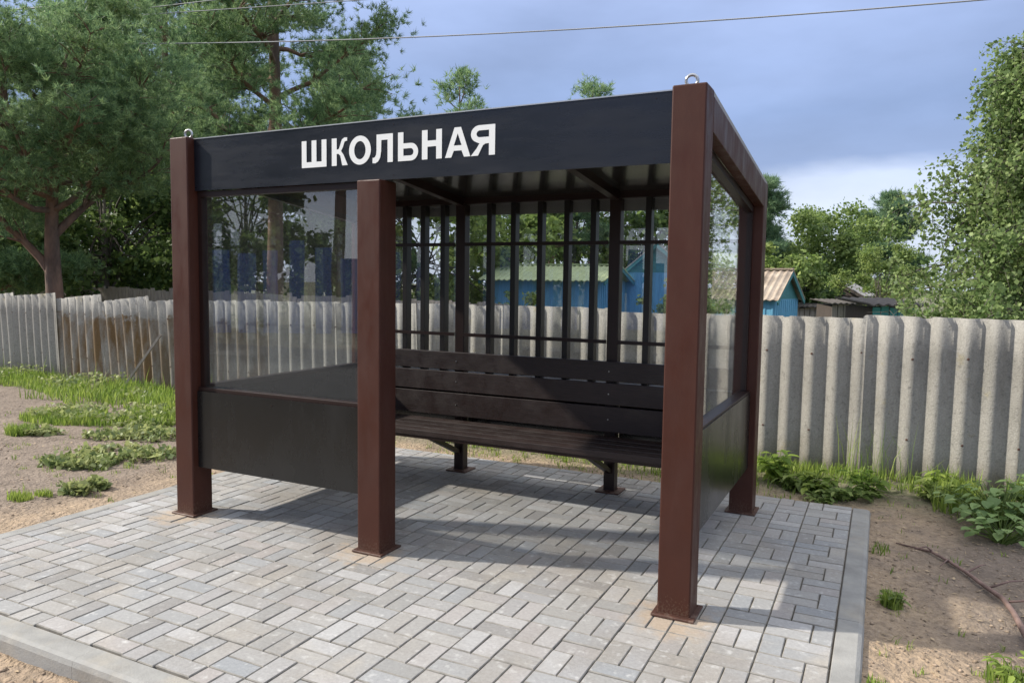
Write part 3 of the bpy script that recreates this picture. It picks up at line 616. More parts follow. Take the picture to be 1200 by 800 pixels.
# ------------------------------------------------------------------ vegetation builders
def leaves_arrays(P, size, nrm=None, droop=.0, elong=1.5, jitter=.35):
    "one folded rhombic leaf at every point; returns verts and quads"
    n = len(P); d = rng.normal(size=(n, 3)); d[:, 2] -= droop; d /= np.linalg.norm(d, axis=1)[:, None]
    a = rng.normal(size=(n, 3))
    if nrm is not None: a = a + nrm * 1.2
    s = np.cross(d, a); s /= np.linalg.norm(s, axis=1)[:, None] + 1e-9
    sz = (size * (1 + jitter * rng.normal(size=n)).clip(.4, 1.9))[:, None]
    up = np.cross(s, d)
    V = np.stack([P, P + d * sz * .5 + s * sz * .5 / elong * 1.15 + up * sz * .08, P + d * sz, P + d * sz * .5 - s * sz * .5 / elong * 1.15 + up * sz * .08], 1).reshape(-1, 3)
    F = np.arange(4 * n).reshape(n, 4); return V, F
def broad_tree(name, label, base, height, crad, cz, leaves=9000, lsize=.14, m='leaf_mid', bark='bark', lumps=40, trunk_r=.14, group=None, cat='tree', droop=.3, lump_r=.24, seed=1, flat=1., squash=None, lean=(0, 0), ztop=None):
    r_ = np.random.default_rng(seed); base = np.array(base, float)
    T = thing(name, label, cat, tuple(base), group)
    cx = base + np.array([lean[0], lean[1], cz]); rad = np.array([crad, crad * flat, (height - cz) if squash is None else squash])
    # lumps over the crown volume
    d = r_.normal(size=(lumps, 3)); d /= np.linalg.norm(d, axis=1)[:, None]
    rr = (.35 + .65 * r_.random(lumps) ** .55)[:, None]
    pts = cx + d * rr * rad * (1 + .18 * r_.normal(size=(lumps, 1)))
    pts[:, 2] = np.maximum(pts[:, 2], base[2] + .35)
    wood = MB()
    top = cx + np.array([0, 0, rad[2] * .4]); mid = (base + top) / 2 + np.array([.15 * r_.normal(), .15 * r_.normal(), 0])
    wood.tube([base - [0, 0, .25], base + (mid - base) * .35, mid, top], [trunk_r * 1.25, trunk_r, trunk_r * .75, trunk_r * .25], 8)
    for p in pts[:: max(1, lumps // 28)]:
        t = r_.uniform(.35, .95); s = base + (top - base) * t; q = (s + p) / 2 + np.array([0, 0, .12 * np.linalg.norm(p - s)])
        wood.tube([s, q, p], [trunk_r * .34 * (1.2 - t), trunk_r * .2, trunk_r * .06], 5, False)
    obj('trunk', wood, M[bark], T, smooth=True)
    lr = lump_r * crad * (.6 + .8 * r_.random(lumps)); idx = r_.choice(lumps, leaves, p=lr ** 2 / np.sum(lr ** 2))
    g = r_.normal(size=(leaves, 3)); g /= np.linalg.norm(g, axis=1)[:, None]; rad_ = (r_.random(leaves) ** .45)[:, None]
    P = pts[idx] + g * rad_ * lr[idx][:, None] * np.array([1, 1, .72]) * (1 + .25 * r_.normal(size=(leaves, 1)))
    P[:, 2] = np.maximum(P[:, 2], base[2] + .05)
    V, F = leaves_arrays(P, lsize, nrm=g * .6 + np.array([0, 0, .8]), droop=droop)
    link('crown', np_mesh('crown', V, F, M[m], base), T)
    return T
def tufts_arrays(P, D, ln, nb, wid):
    "needle tufts: nb thin blades fanning round direction D at every P"
    n = len(P); P = np.repeat(P, nb, 0); D = np.repeat(D, nb, 0); k = len(P)
    d = D * .75 + rng.normal(size=(k, 3)) * .62; d /= np.linalg.norm(d, axis=1)[:, None]
    s = np.cross(d, rng.normal(size=(k, 3))); s /= np.linalg.norm(s, axis=1)[:, None] + 1e-9
    L_ = (ln * rng.uniform(.65, 1.2, k))[:, None]; st = P + rng.normal(size=(k, 3)) * ln * .12
    V = np.stack([st - s * wid / 2, st + s * wid / 2, st + d * L_], 1).reshape(-1, 3); F = np.arange(3 * k).reshape(k, 3); return V, F
def pine(name, label, base, height, branches, tl=.16, nb=13, wid=.02, per=9, trunk_r=.2, bend=(0, 0), m='needle', group=None, seed=1, low=.3, reach=3.5, sub=5, forks=(), top_reach=.35, updir=.25, taper=1.0):
    r_ = np.random.default_rng(seed); base = np.array(base, float); T = thing(name, label, 'pine tree', tuple(base), group)
    def axis_pt(t): return base + np.array([bend[0] * t * t + .12 * math.sin(5 * t + seed), bend[1] * t * t + .1 * math.cos(4 * t), height * t])
    wood = MB(); ts = np.linspace(0, 1, 14); pts = [axis_pt(t) for t in ts]; pts[0] = pts[0] - np.array([0, 0, .3])
    wood.tube(pts, [trunk_r * (1.12 - 1.0 * t) + .012 for t in ts], 10)
    TP = []; TD = []
    def foliage(p, d, sc):
        k = max(2, int(per * sc)); q = p + r_.normal(size=(k, 3)) * np.array([.24, .24, .09]) * (.7 + sc * .5)
        dd = (q - p) * 1.2 + d * .35 + np.array([0, 0, .55]) + r_.normal(size=(k, 3)) * .25; dd /= np.linalg.norm(dd, axis=1)[:, None]
        TP.append(q); TD.append(dd)
    def branch(s, dirv, ln, r0, depth=0):
        pts = [s]; d = np.array(dirv, float); d /= np.linalg.norm(d); steps = 6; p = s.copy()
        for i in range(steps):
            d = d + np.array([0, 0, .11 if i > 1 else -.02]) + r_.normal(size=3) * .13; d /= np.linalg.norm(d); p = p + d * ln / steps; pts.append(p.copy())
            f = (i + 1) / steps
            if f > .3 or depth:
                for _ in range(sub if depth == 0 else 2):
                    sd_ = np.cross(d, [0, 0, 1.]) * (1 if r_.random() < .5 else -1) + d * .55 + r_.normal(size=3) * .25 + np.array([0, 0, .16]); sd_ /= np.linalg.norm(sd_) + 1e-9
                    sl = ln * (.38 - .18 * f) * r_.uniform(.5, 1.15)
                    if depth == 0:
                        e_ = p + sd_ * sl; wood.tube([p, (p + e_) / 2 + np.array([0, 0, .04]), e_], [r0 * .3, r0 * .2, .006], 4, False)
                        for u in (.72, 1.0): foliage(p + (e_ - p) * u, sd_, .6 if u < 1 else 1.0)
                    else: foliage(p + sd_ * sl * .5, sd_, .6)
        foliage(p, d, 1.)
        wood.tube(pts, [r0 * (1 - .85 * i / steps) + .004 for i in range(steps + 1)], 5, False)
    for i in range(branches):
        t = low + (1 - low) * ((i + r_.random() * .8) / branches); az = i * 2.4 + r_.normal() * .45
        f = (t - low) / (1 - low); ln = reach * ((1 - f) ** .75 * (1 - top_reach) + top_reach) * r_.uniform(.65, 1.15)
        if f < .15: ln *= .8
        branch(axis_pt(t), (math.cos(az), math.sin(az), updir * r_.uniform(.2, 1.6) + .3 * f), ln, trunk_r * (.34 - .2 * f) + .008)
    for t, az, el, ln, rr in forks: branch(axis_pt(t), (math.cos(az) * math.cos(el), math.sin(az) * math.cos(el), math.sin(el)), ln, rr)
    foliage(axis_pt(1.0), np.array([0, 0, 1.]), 1.3); foliage(axis_pt(.97), np.array([0, 0, 1.]), 1.3)
    obj('trunk', wood, M['bark_pine'], T, smooth=True)
    V, F = tufts_arrays(np.concatenate(TP), np.concatenate(TD), tl, nb, wid)
    link('crown', np_mesh('crown', V, F, M[m], base), T)
    return T
def gpt(u, d, z=-.6):
    p = at(u, 335, d); return (p[0], p[1], z)

# -- pines and trees at the left, behind the fence
pine('pine_tree', 'forked pine with bare reddish trunk behind the left fence', gpt(63, 14, -.2), 6.0, 19, tl=.115, nb=22, wid=.0115, per=13, trunk_r=.155, low=.50, reach=3.2, seed=3, bend=(.35, .2), sub=5,
     forks=((.30, 3.6, .75, 2.3, .09), (.42, .9, 1.0, 2.3, .085), (.50, .2, .35, 2.6, .06), (.53, 5.4, .3, 2.8, .06)))
pine('pine_tree', 'tall straight pine rising above the left end of the name board', gpt(322, 18.5, -.3), 13.2, 30, tl=.145, nb=19, wid=.0155, per=12, trunk_r=.2, low=.28, reach=4.0, seed=5, bend=(-.1, .1), sub=5)
pine('pine_tree', 'dark pine standing between the forked pine and the tall one', gpt(205, 23, -.4), 12.6, 22, tl=.2, nb=14, wid=.026, per=9, trunk_r=.18, low=.25, reach=3.8, seed=8, m='needle_far')
pine('pine_tree', 'bushy pine at the left picture edge behind the fence', gpt(-35, 17, -.3), 5.9, 19, tl=.14, nb=19, wid=.015, per=12, trunk_r=.17, low=.25, reach=3.0, seed=12)
broad_tree('broadleaf_tree', 'dark broadleaf tree behind the forked pine trunk', gpt(125, 20, -.4), 5.8, 2.6, 2.9, leaves=15000, lsize=.125, m='leaf_dark', seed=21, lumps=46)
broad_tree('broadleaf_tree', 'dark broadleaf tree at the far left above the fence', gpt(10, 21, -.4), 6.2, 2.8, 2.8, leaves=15000, lsize=.125, m='leaf_dark', seed=22, lumps=46)
broad_tree('broadleaf_tree', 'lighter bushy tree just left of the front corner post', gpt(190, 24, -.5), 5.4, 2.7, 2.5, leaves=14000, lsize=.14, m='leaf_mid', seed=23, lumps=40)
broad_tree('broadleaf_tree', 'shady tree seen through the front glass pane', gpt(285, 25, -.5), 6.8, 3.2, 3.2, leaves=8000, lsize=.2, m='leaf_dark', seed=24, lumps=44)
broad_tree('broadleaf_tree', 'green tree behind the front glass beside the middle post', gpt(385, 28, -.6), 6.6, 3.3, 3.0, leaves=8000, lsize=.22, m='leaf_mid', seed=25, lumps=44)
pine('pine_tree', 'pine with light green crown beyond the tall one, left of the lettering', gpt(262, 27, -.4), 10.5, 22, tl=.22, nb=13, wid=.03, per=9, trunk_r=.18, low=.2, reach=3.8, seed=15, m='needle')
pine('pine_tree', 'distant pine filling the gap behind the forked pine crown', gpt(120, 29, -.5), 11.0, 22, tl=.22, nb=13, wid=.03, per=9, trunk_r=.18, low=.2, reach=4.0, seed=16, m='needle_far')
pine('pine_tree', 'pine right of the tall one above the first letters', gpt(400, 27, -.5), 9.6, 20, tl=.22, nb=13, wid=.03, per=9, trunk_r=.17, low=.2, reach=3.6, seed=17, m='needle')
# -- trees seen through the rear slats
for u, d, h, sd_, lab in ((540, 38, 12.1, 31, 'thin pine whose top peeks over the middle of the name board'), (690, 40, 12.6, 33, 'small pine tip just above the right half of the name board')):
    pine('pine_tree', lab, gpt(u, d, -.8), h, 15, tl=.30, nb=9, wid=.04, per=3, trunk_r=.14, low=.35, reach=3.2, seed=sd_, m='needle', sub=3, top_reach=.30, updir=.9)
pine('pine_tree', 'reddish pine trunk seen through the rear slats above the green roof', gpt(648, 33, -.8), 9.3, 14, tl=.32, nb=11, wid=.045, per=6, trunk_r=.16, low=.42, reach=2.6, seed=35, m='needle_far', sub=4)
broad_tree('broadleaf_tree', 'bright green tree seen through the leftmost rear panes', gpt(495, 27, -.7), 6.9, 2.8, 3.2, leaves=8000, lsize=.2, m='leaf_bright', seed=41, lumps=44)
broad_tree('broadleaf_tree', 'green tree behind the left end of the green roof', gpt(588, 31, -.8), 7.2, 3.0, 3.2, leaves=8000, lsize=.23, m='leaf_mid', seed=42, lumps=44)
broad_tree('broadleaf_tree', 'dark tree behind the middle of the green roof', gpt(675, 37, -.8), 8.6, 3.6, 3.8, leaves=8000, lsize=.27, m='leaf_dark', seed=43, lumps=44)
broad_tree('broadleaf_tree', 'dark tree behind the teal gable house', gpt(752, 40, -.8), 8.3, 3.7, 3.8, leaves=8000, lsize=.28, m='leaf_dark', seed=44, lumps=44)
broad_tree('bush', 'rounded bush against the blue wall under the green roof', gpt(612, 18.5, -.6), 2.15, .62, 1.2, leaves=2600, lsize=.09, m='leaf_bright', seed=45, lumps=22, trunk_r=.03, cat='bush')
broad_tree('bush', 'pale bush left of the blue shed under the roof corner', gpt(585, 19.5, -.6), 2.1, .6, 1.1, leaves=2200, lsize=.09, m='leaf_mid', seed=46, lumps=20, trunk_r=.03, cat='bush')
broad_tree('bush', 'small bush in front of the teal house right of its porch', gpt(777, 15, -.5), 2.0, .42, 1.2, leaves=2200, lsize=.07, m='leaf_bright', seed=47, lumps=20, trunk_r=.03, cat='bush')
broad_tree('bush', 'small bush below the beige roof seen past the right glass', gpt(850, 14, -.5), 1.85, .55, 1.1, leaves=2200, lsize=.07, m='leaf_mid', seed=48, lumps=20, trunk_r=.03, cat='bush')
# -- trees at the right
pine('pine_tree', 'dark pine rising beside the rear right post', gpt(886, 38, -.8), 7.6, 17, tl=.32, nb=11, wid=.045, per=7, trunk_r=.16, low=.2, reach=2.2, seed=51, m='needle_far', sub=4)
broad_tree('broadleaf_tree', 'large rounded green tree above the small grey sheds', gpt(957, 40, -.8), 6.6, 3.2, 3.0, leaves=38000, lsize=.15, m='leaf_mid', seed=52, lumps=130, lump_r=.22)
broad_tree('broadleaf_tree', 'leafy tree behind the beige roofed house beside the shelter', gpt(905, 31, -.8), 4.3, 2.1, 2.0, leaves=18000, lsize=.14, m='leaf_bright', seed=53, lumps=40)
broad_tree('broadleaf_tree', 'low dark tree between the beige house and the sheds', gpt(950, 32, -.8), 3.6, 1.9, 1.7, leaves=16000, lsize=.14, m='leaf_dark', seed=54, lumps=40)
pine('pine_tree', 'bluish pine standing beyond the sheds beside the birch', gpt(1036, 46, -.8), 7.4, 20, tl=.36, nb=11, wid=.055, per=7, trunk_r=.15, low=.15, reach=2.5, seed=55, m='needle_far', sub=4)
broad_tree('bush', 'bright green bush rising behind the teal shed by the birch', gpt(1032, 25, -.6), 3.6, 1.3, 2.3, leaves=14000, lsize=.065, m='leaf_bright', seed=56, lumps=34, trunk_r=.04, cat='bush')

# -- birch at the right, leaves hang in strands
def birch(base, height, label, seed=2):
    r_ = np.random.default_rng(seed); base = np.array(base, float); T = thing('birch_tree', label, 'birch tree', tuple(base))
    wood = MB(); twig = MB(); ts = np.linspace(0, 1, 12)
    ax = lambda t: base + np.array([.25 * math.sin(3 * t), .2 * t, height * t])
    pts = [ax(t) for t in ts]; pts[0] = pts[0] - np.array([0, 0, .3]); wood.tube(pts, [.12 * (1.1 - t) + .008 for t in ts], 9)
    P = []
    for i in range(78):
        t = .13 + .85 * (i + r_.random()) / 78; f = (t - .13) / .85; az = i * 2.4 + r_.normal() * .4
        ln = (2.3 * (1 - f) ** .8 + .35) * r_.uniform(.65, 1.1); d = np.array([math.cos(az), math.sin(az), .75 - .15 * (1 - f)]); p = ax(t); bp = [p.copy()]
        for s in range(7):
            d = d + np.array([0, 0, -.14]) + r_.normal(size=3) * .12; d /= np.linalg.norm(d); p = p + d * ln / 7; bp.append(p.copy())
            for _ in range(6 if s else 2):                       # side twigs with hanging ends
                tw = p + r_.normal(size=3) * .07; td = r_.normal(size=3) * .8 + np.array([0, 0, .1]); td /= np.linalg.norm(td); m_ = r_.integers(7, 13); q = tw.copy(); tp = [q.copy()]
                for j in range(m_):
                    td = td + np.array([0, 0, -.17]); td /= np.linalg.norm(td); q = q + td * .052; tp.append(q.copy())
                    P.extend([q + r_.normal(size=3) * .025, q + r_.normal(size=3) * .04, q + r_.normal(size=3) * .05, q + r_.normal(size=3) * .06])
                twig.tube([tp[0], tp[len(tp) // 2], tp[-1]], [.005, .004, .002], 3, False)
        twig.tube(bp, [.03 * (1 - f * .5) * (1 - .85 * k / 7) + .003 for k in range(8)], 5, False)
    P = np.array(P); P = P[P[:, 2] > .55 + 1.0 * np.clip((base[0] + np.array([0]) - P[:, 0] - .9) / .8, 0, 1)]
    obj('branches', twig, M['bark'], T, smooth=True)
    obj('trunk', wood, M['bark_birch'], T, smooth=True)
    V, F = leaves_arrays(P, .048, nrm=np.array([-.4, -.5, .5]), droop=.6, elong=1.35)
    link('crown', np_mesh('crown', V, F, M['leaf_birch'], base), T)
birch(gpt(1212, 9.6, -.15), 4.9, 'leafy birch overhanging the fence at the right picture edge')

# ------------------------------------------------------------------ houses beyond the fence
M['blue'] = mat('blue_boards', (.12, .33, .52), .7, var=.22, vscale=6, stretch=(6, 6, .5))
M['blue_light'] = mat('light_blue_boards', (.13, .36, .52), .7, var=.2, vscale=6, stretch=(6, 6, .5))
M['teal'] = mat('teal_paint', (.05, .20, .21), .65, var=.22, vscale=5, stretch=(1, 1, 5))
M['roof_green'] = mat('green_roof_sheet', (.40, .46, .25), .7, var=.18, vscale=2.5)
M['roof_beige'] = mat('beige_slate_roof', (.40, .33, .26), .85, var=.3, vscale=2.2, col2=(.27, .21, .16), c2scale=1.5)
M['roof_grey'] = mat('grey_slate_roof', (.28, .27, .26), .85, var=.25, vscale=3)
M['roof_dark'] = mat('dark_felt_roof', (.085, .075, .068), .9, var=.3, vscale=4)
M['dark_wood'] = mat('dark_boards', (.07, .055, .045), .85, var=.35, vscale=5, stretch=(8, 8, .6))
M['dark_pane'] = mat('window_pane', (.02, .025, .03), .08, spec=.8)  # even dark glossy colour of the window glass
M['white_paint'] = mat('white_trim', (.7, .7, .68), .6)
M['teal_fence'] = mat('teal_sheet', (.05, .30, .28), .5, var=.12, vscale=3)
def corr_roof(p0, p1, p2, p3, pitch=.2, amp=.022, th=.03):
    "corrugated sheet on quad: p0-p1 eave, p3-p2 ridge; waves run from eave to ridge"
    p0, p1, p2, p3 = map(Vector, (p0, p1, p2, p3)); ln = (p1 - p0).length; n = max(8, int(ln / pitch * 4)); nn = (p1 - p0).cross(p3 - p0).normalized(); V = []; F = []
    for s in (0, 1):
        for i in range(n + 1):
            t = i / n; o_ = nn * (amp * math.cos(2 * math.pi * t * ln / pitch) - s * th); V += [p0.lerp(p1, t) + o_, p3.lerp(p2, t) + o_]
    k = 2 * (n + 1)
    for i in range(n):
        a = 2 * i; F += [(a, a + 2, a + 3, a + 1), (k + a, k + a + 1, k + a + 3, k + a + 2), (a, k + a, k + a + 2, a + 2), (a + 1, a + 3, k + a + 3, k + a + 1)]
    F += [(0, 1, k + 1, k), (2 * n, k + 2 * n, k + 2 * n + 1, 2 * n + 1)]
    return MB().add(V, F)
def house(name, label, c, ang, lx, ly, ze, zr, roof, wall, gable, over=.25, zb=-.9, group=None, windows=(), plank=True):
    "gabled house: ridge along local x; c = centre on the ground; ang = turn about z"
    c = Vector((c[0], c[1], zb)); T = thing(name, label, 'house', tuple(c), group); R = Matrix.Rotation(ang, 4, 'Z')
    W = lambda x, y, z: c + R @ Vector((x, y, z - zb))
    def bx(x0, x1, y0, y1, z0, z1): return MB().add([W(x, y, z) for z in (z0, z1) for x, y in ((x0, y0), (x1, y0), (x1, y1), (x0, y1))], [(0, 3, 2, 1), (4, 5, 6, 7), (0, 1, 5, 4), (1, 2, 6, 5), (2, 3, 7, 6), (3, 0, 4, 7)])
    hx, hy = lx / 2, ly / 2
    wl = obj('wall', bx(-hx, hx, -hy, hy, zb - .3, ze - .09), M[wall], T)
    if plank:                                              # cover battens
        b = MB()
        for x in np.arange(-hx + .1, hx, .22): q = bx(x - .02, x + .02, -hy - .018, -hy - .001, zb, ze - .12); b.add(q.v, q.f)
        for y in np.arange(-hy + .1, hy, .22):
            for s in (-1, 1): q = bx(min(s * hx, s * (hx + .018)) , max(s * hx, s * (hx + .018)), y - .02, y + .02, zb, ze - .12); b.add(q.v, q.f)
        obj('battens', b, M[wall], wl)['kind'] = 'stuff'
    for s in (-1, 1):
        g = MB(); x0, x1 = s * (hx + .004), s * (hx - .12)
        g.add([W(x0, -hy, ze - .088), W(x0, hy, ze - .088), W(x0, 0, zr - .09), W(x1, -hy, ze - .088), W(x1, hy, ze - .088), W(x1, 0, zr - .09)], [(0, 1, 2), (5, 4, 3), (0, 2, 5, 3), (1, 4, 5, 2), (0, 3, 4, 1)])
        obj('gable', g, M[gable], T)
    sl = (zr - ze) / hy; zo = ze - sl * over
    for s in (-1, 1):
        obj('roof', corr_roof(W(-s * (hx + over), -s * (hy + over), zo), W(s * (hx + over), -s * (hy + over), zo), W(s * (hx + over), 0, zr), W(-s * (hx + over), 0, zr)), M[roof], T)
    rc = MB().bar(W(-hx - over, 0, zr + .03), W(hx + over, 0, zr + .03), .16, .05); obj('ridge_cap', rc, M[roof], T)
    for sx_ in (-1, 1):
        for sy in (-1, 1): f = MB(); f.bar(W(sx_ * (hx + over - .02), sy * (hy + over), zo - .10), W(sx_ * (hx + over - .02), 0, zr - .10), .03, .12); obj('barge_board', f, M[gable], T)
    for (face, u, z0, ww, hh) in windows:
        if face == 'f': q = bx(u - ww / 2, u + ww / 2, -hy - .05, -hy + .02, z0, z0 + hh); r = bx(u - ww / 2 + .07, u + ww / 2 - .07, -hy - .055, -hy - .045, z0 + .07, z0 + hh - .07)
        else: q = bx(hx - .02, hx + .05, u - ww / 2, u + ww / 2, z0, z0 + hh); r = bx(hx + .045, hx + .055, u - ww / 2 + .07, u + ww / 2 - .07, z0 + .07, z0 + hh - .07)
        wn = obj('window', q, M['white_paint'], T); obj('pane', r, M['dark_pane'], wn)
    return T
YAW = math.atan2(RT[1], RT[0])
def hp(u, d): p = at(u, 335, d); return (p[0], p[1])
house('shed_house', 'low blue plank house with pale green corrugated roof', hp(655, 27), YAW - .42, 4.0, 3.2, 1.80, 2.26, 'roof_green', 'blue', 'teal', over=.3)
house('gable_house', 'teal gabled house with blue lower wall behind the right rear post', hp(772, 30), YAW + math.pi / 2 - .24, 5.0, 2.3, 2.15, 3.15, 'roof_grey', 'blue', 'teal', over=.18)
house('small_house', 'light blue house with beige corrugated roof and teal gable', hp(866, 24), YAW - .62, 3.0, 2.6, 1.32, 2.12, 'roof_beige', 'blue_light', 'teal', over=.18)
house('far_house', 'distant house with pale green roof seen through the right glass', hp(848, 34), YAW + .1, 2.6, 3.0, 2.2, 3.15, 'roof_green', 'teal', 'teal', over=.2)
house('grey_shed', 'dark shed with grey roof under the rounded tree', hp(985, 33), YAW + .9, 1.9, 2.2, 1.35, 1.95, 'roof_grey', 'dark_wood', 'dark_wood', over=.15)['category'] = 'shed'
def flat_shed(name, label, u0, u1, d, zt, wall, dep=1.3, zb=-.8):
    a = at(u0, 335, d); b = at(u1, 335, d); a = Vector((a[0], a[1], 0)); b = Vector((b[0], b[1], 0)); dr = (b - a).normalized(); nn = Vector((-dr.y, dr.x, 0))
    T = thing(name, label, 'shed', ((a.x + b.x) / 2, (a.y + b.y) / 2, zb))
    k = max(3, int((b - a).length / .18)); rr = random.Random(u0)
    core = MB(); q = [a, b, b + nn * dep, a + nn * dep]; core.add([(p.x, p.y, z) for z in (zb, zt - .05) for p in [q[0] + nn * .03, q[1] + nn * .03, q[2], q[3]]], [(0, 3, 2, 1), (4, 5, 6, 7), (0, 1, 5, 4), (1, 2, 6, 5), (2, 3, 7, 6), (3, 0, 4, 7)]); obj('wall', core, M['dark_wood'], T)
    bd = MB()
    for i in range(k):
        p0 = a.lerp(b, (i + .06) / k); p1 = a.lerp(b, (i + .94) / k); zz = zt - rr.random() * .06; o_ = nn * rr.uniform(0, .012)
        bd.add([(p.x, p.y, z) for z in (zb, zz) for p in (p0 + o_, p1 + o_, p1 + nn * .025 + o_, p0 + nn * .025 + o_)], [(0, 3, 2, 1), (4, 5, 6, 7), (0, 1, 5, 4), (1, 2, 6, 5), (2, 3, 7, 6), (3, 0, 4, 7)])
    obj('boards', bd, M[wall], T)['kind'] = 'stuff'
    e0 = a - dr * .2 - nn * .25; e1 = b + dr * .2 - nn * .25
    obj('roof', corr_roof((e0.x, e0.y, zt + .02), (e1.x, e1.y, zt + .02), (*(e1 + nn * (dep + .4)).xy, zt + .13), (*(e0 + nn * (dep + .4)).xy, zt + .13)), M['roof_dark'], T)
    return T
flat_shed('board_shed', 'weathered grey board shed right of the beige house', 932, 975, 29, .85, 'wood_grey')
flat_shed('plank_shed', 'brown plank shed with dark roof beside the grey shed', 976, 1018, 26, 1.05, 'wood_grey')
flat_shed('teal_shed', 'teal sheet metal shed with dark roof above the fence', 1024, 1074, 16, 1.24, 'teal_fence')
# far plank fence at the left
PF = thing('plank_fence', 'weathered grey plank fence standing behind the corrugated fence', 'fence', (-11, 9.5, -.5))
bd = MB(); rr = random.Random(3); x = -21.
while x < -5:
    y = 8.6 - .03 * (x + 13); zt = 1.32 + rr.gauss(0, .02) + .012 * (x + 13) * -1
    bd.box(x, x + .115, y, y + .022, -.6, zt); x += .132
obj('boards', bd, M['wood_grey'], PF)['kind'] = 'stuff'
for z in (.2, .95): obj('fence_rail', MB().bar((-21, 8.92, z), (-5, 8.44, z), .04, .08), M['wood_grey'], PF)

# ------------------------------------------------------------------ overhead wires on their poles
M['cable'] = mat('cable', (.35, .35, .35), .6); M['pole'] = mat('pole_concrete', (.42, .41, .39), .85, var=.15, vscale=3)
def wire(p0, p1, sag, r, label):
    p0 = Vector(p0); p1 = Vector(p1); pts = []
    for i in range(25):
        t = i / 24; p = p0.lerp(p1, t); p.z -= sag * 4 * t * (1 - t); pts.append(p)
    solo('overhead_wire', MB().tube(pts, [r] * 25, 5), M['cable'], tuple(p0), label, 'wire', 'overhead wires', smooth=True)
wire(at(-330, 28, 19), at(1420, -24, 8.6), 0.60, .010, 'lowest overhead wire crossing the whole sky above the name board')
wire(at(-330, 47, 19), at(760, -24, 12), .05, .009, 'overhead wire crossing the pine crowns and leaving at top centre')
wire(at(-330, 67, 19.4), at(330, -9, 13), .01, .009, 'overhead wire falling steeply from the top left across the pines')
wire(at(-330, 39, 19.6), at(300, -12, 14), .01, .017, 'thick overhead cable in the top left corner')
def pole(p, h, label):
    T = thing('utility_pole', label, 'utility pole', (p[0], p[1], -.3)); obj('shaft', MB().tube([(p[0], p[1], -.8), (p[0], p[1], h)], [.13, .085], 10), M['pole'], T, smooth=True)
    ca = obj('crossarm', MB().bar((p[0] - .6, p[1] - .4, h - .25), (p[0] + .6, p[1] + .4, h - .25), .08, .08), M['wood_grey'], T)
    ins = MB()
    for t in (-.9, -.3, .3, .9): ins.tube([(p[0] + t * .58, p[1] + t * .38, h - .21), (p[0] + t * .58, p[1] + t * .38, h - .06)], [.035, .025], 8)
    obj('insulators', ins, M['white_paint'], T)['kind'] = 'stuff'
q = at(-330, 38, 19.3); pole(q, q[2] + .35, 'concrete utility pole left of the picture'); q = at(1420, -26, 8.6); pole(q, q[2] + .2, 'concrete utility pole right of the picture')

# ------------------------------------------------------------------ grass, weeds, branch, clods
def blades(P, H, wid, lean=.45):
    n = len(P); az = rng.uniform(0, 2 * np.pi, n); d = np.stack([np.cos(az), np.sin(az), np.zeros(n)], 1); s = np.stack([-np.sin(az), np.cos(az), np.zeros(n)], 1)
    H = H[:, None]; w_ = (wid * rng.uniform(.7, 1.3, n))[:, None]; up = np.array([0, 0, 1.]); ln = (rng.uniform(.1, 1, n) * lean)[:, None] * H
    m_ = P + up * H * .55 + d * ln * .35; t = P + up * H * (1 - .25 * ln / H) + d * ln
    V = np.stack([P - s * w_ / 2, P + s * w_ / 2, m_ - s * w_ * .4, m_ + s * w_ * .4, t], 1).reshape(-1, 3)
    b = (np.arange(n) * 5)[:, None]
    F = np.concatenate([b + np.array([[0, 1, 3]]), b + np.array([[0, 3, 2]]), b + np.array([[2, 3, 4]])], 0); return V, F
def scatter(n, cx, cy, rx, ry, ang=0, power=.6):
    a = rng.uniform(0, 2 * np.pi, n); r = rng.random(n) ** power; x = r * rx * np.cos(a); y = r * ry * np.sin(a)
    X = cx + x * math.cos(ang) - y * math.sin(ang); Y = cy + x * math.sin(ang) + y * math.cos(ang)
    ok = [(not (KX0 - .02 < p < KX1 + .02 and KY0 - .02 < q_ < KY1 + .01)) and noise.noise((p * 1.9, q_ * 1.9, 3.1)) > -.32 for p, q_ in zip(X, Y)]
    X, Y = X[ok], Y[ok]; return np.stack([X, Y, [ground_z(p, q_) - .005 for p, q_ in zip(X, Y)]], 1)
VV = []; FF = []; nb_ = 0
def addg(V, F):
    global nb_
    VV.append(V); FF.append(F + nb_); nb_ += len(V)
def lawn(n, cx, cy, rx, ry, h, wid=.008, ang=0, lean=.5):
    P = scatter(n, cx, cy, rx, ry, ang); addg(*blades(P, h * rng.uniform(.45, 1.25, len(P)), wid, lean))
# left: strip under the fence, and patches in front of it
def strip(n, x0, x1, off0, off1, h, wid):
    X = rng.uniform(x0, x1, n); Y = np.array([fence_y(x) for x in X]) - off0 - (off1 - off0) * rng.random(n) ** 1.3 * (1 + .5 * np.array([noise.noise((x * .9, 0, 2)) for x in X]))
    ok = [noise.noise((p * 1.3, q_ * 1.3, 8.1)) + .7 * noise.noise((p * 4, q_ * 4, 1.1)) > -.25 for p, q_ in zip(X, Y)]; X, Y = X[ok], Y[ok]
    P = np.stack([X, Y, [ground_z(p, q_) - .005 for p, q_ in zip(X, Y)]], 1); addg(*blades(P, h * rng.uniform(.4, 1.25, len(P)), wid, .6))
strip(13000, -14, -6.0, .12, 1.0, .115, .010)
strip(2600, -9.5, -6.4, .12, 1.35, .19, .011)
lawn(5200, -7.2, 2.1, 1.0, .50, .10, .009, ang=.35)
lawn(2000, -6.6, 2.35, .6, .35, .12, .009)
lawn(500, -7.15, 1.12, .18, .13, .11, .009)
lawn(260, -4.80, -.27, .11, .07, .07, .007); lawn(140, -4.76, -.12, .08, .05, .06, .006)
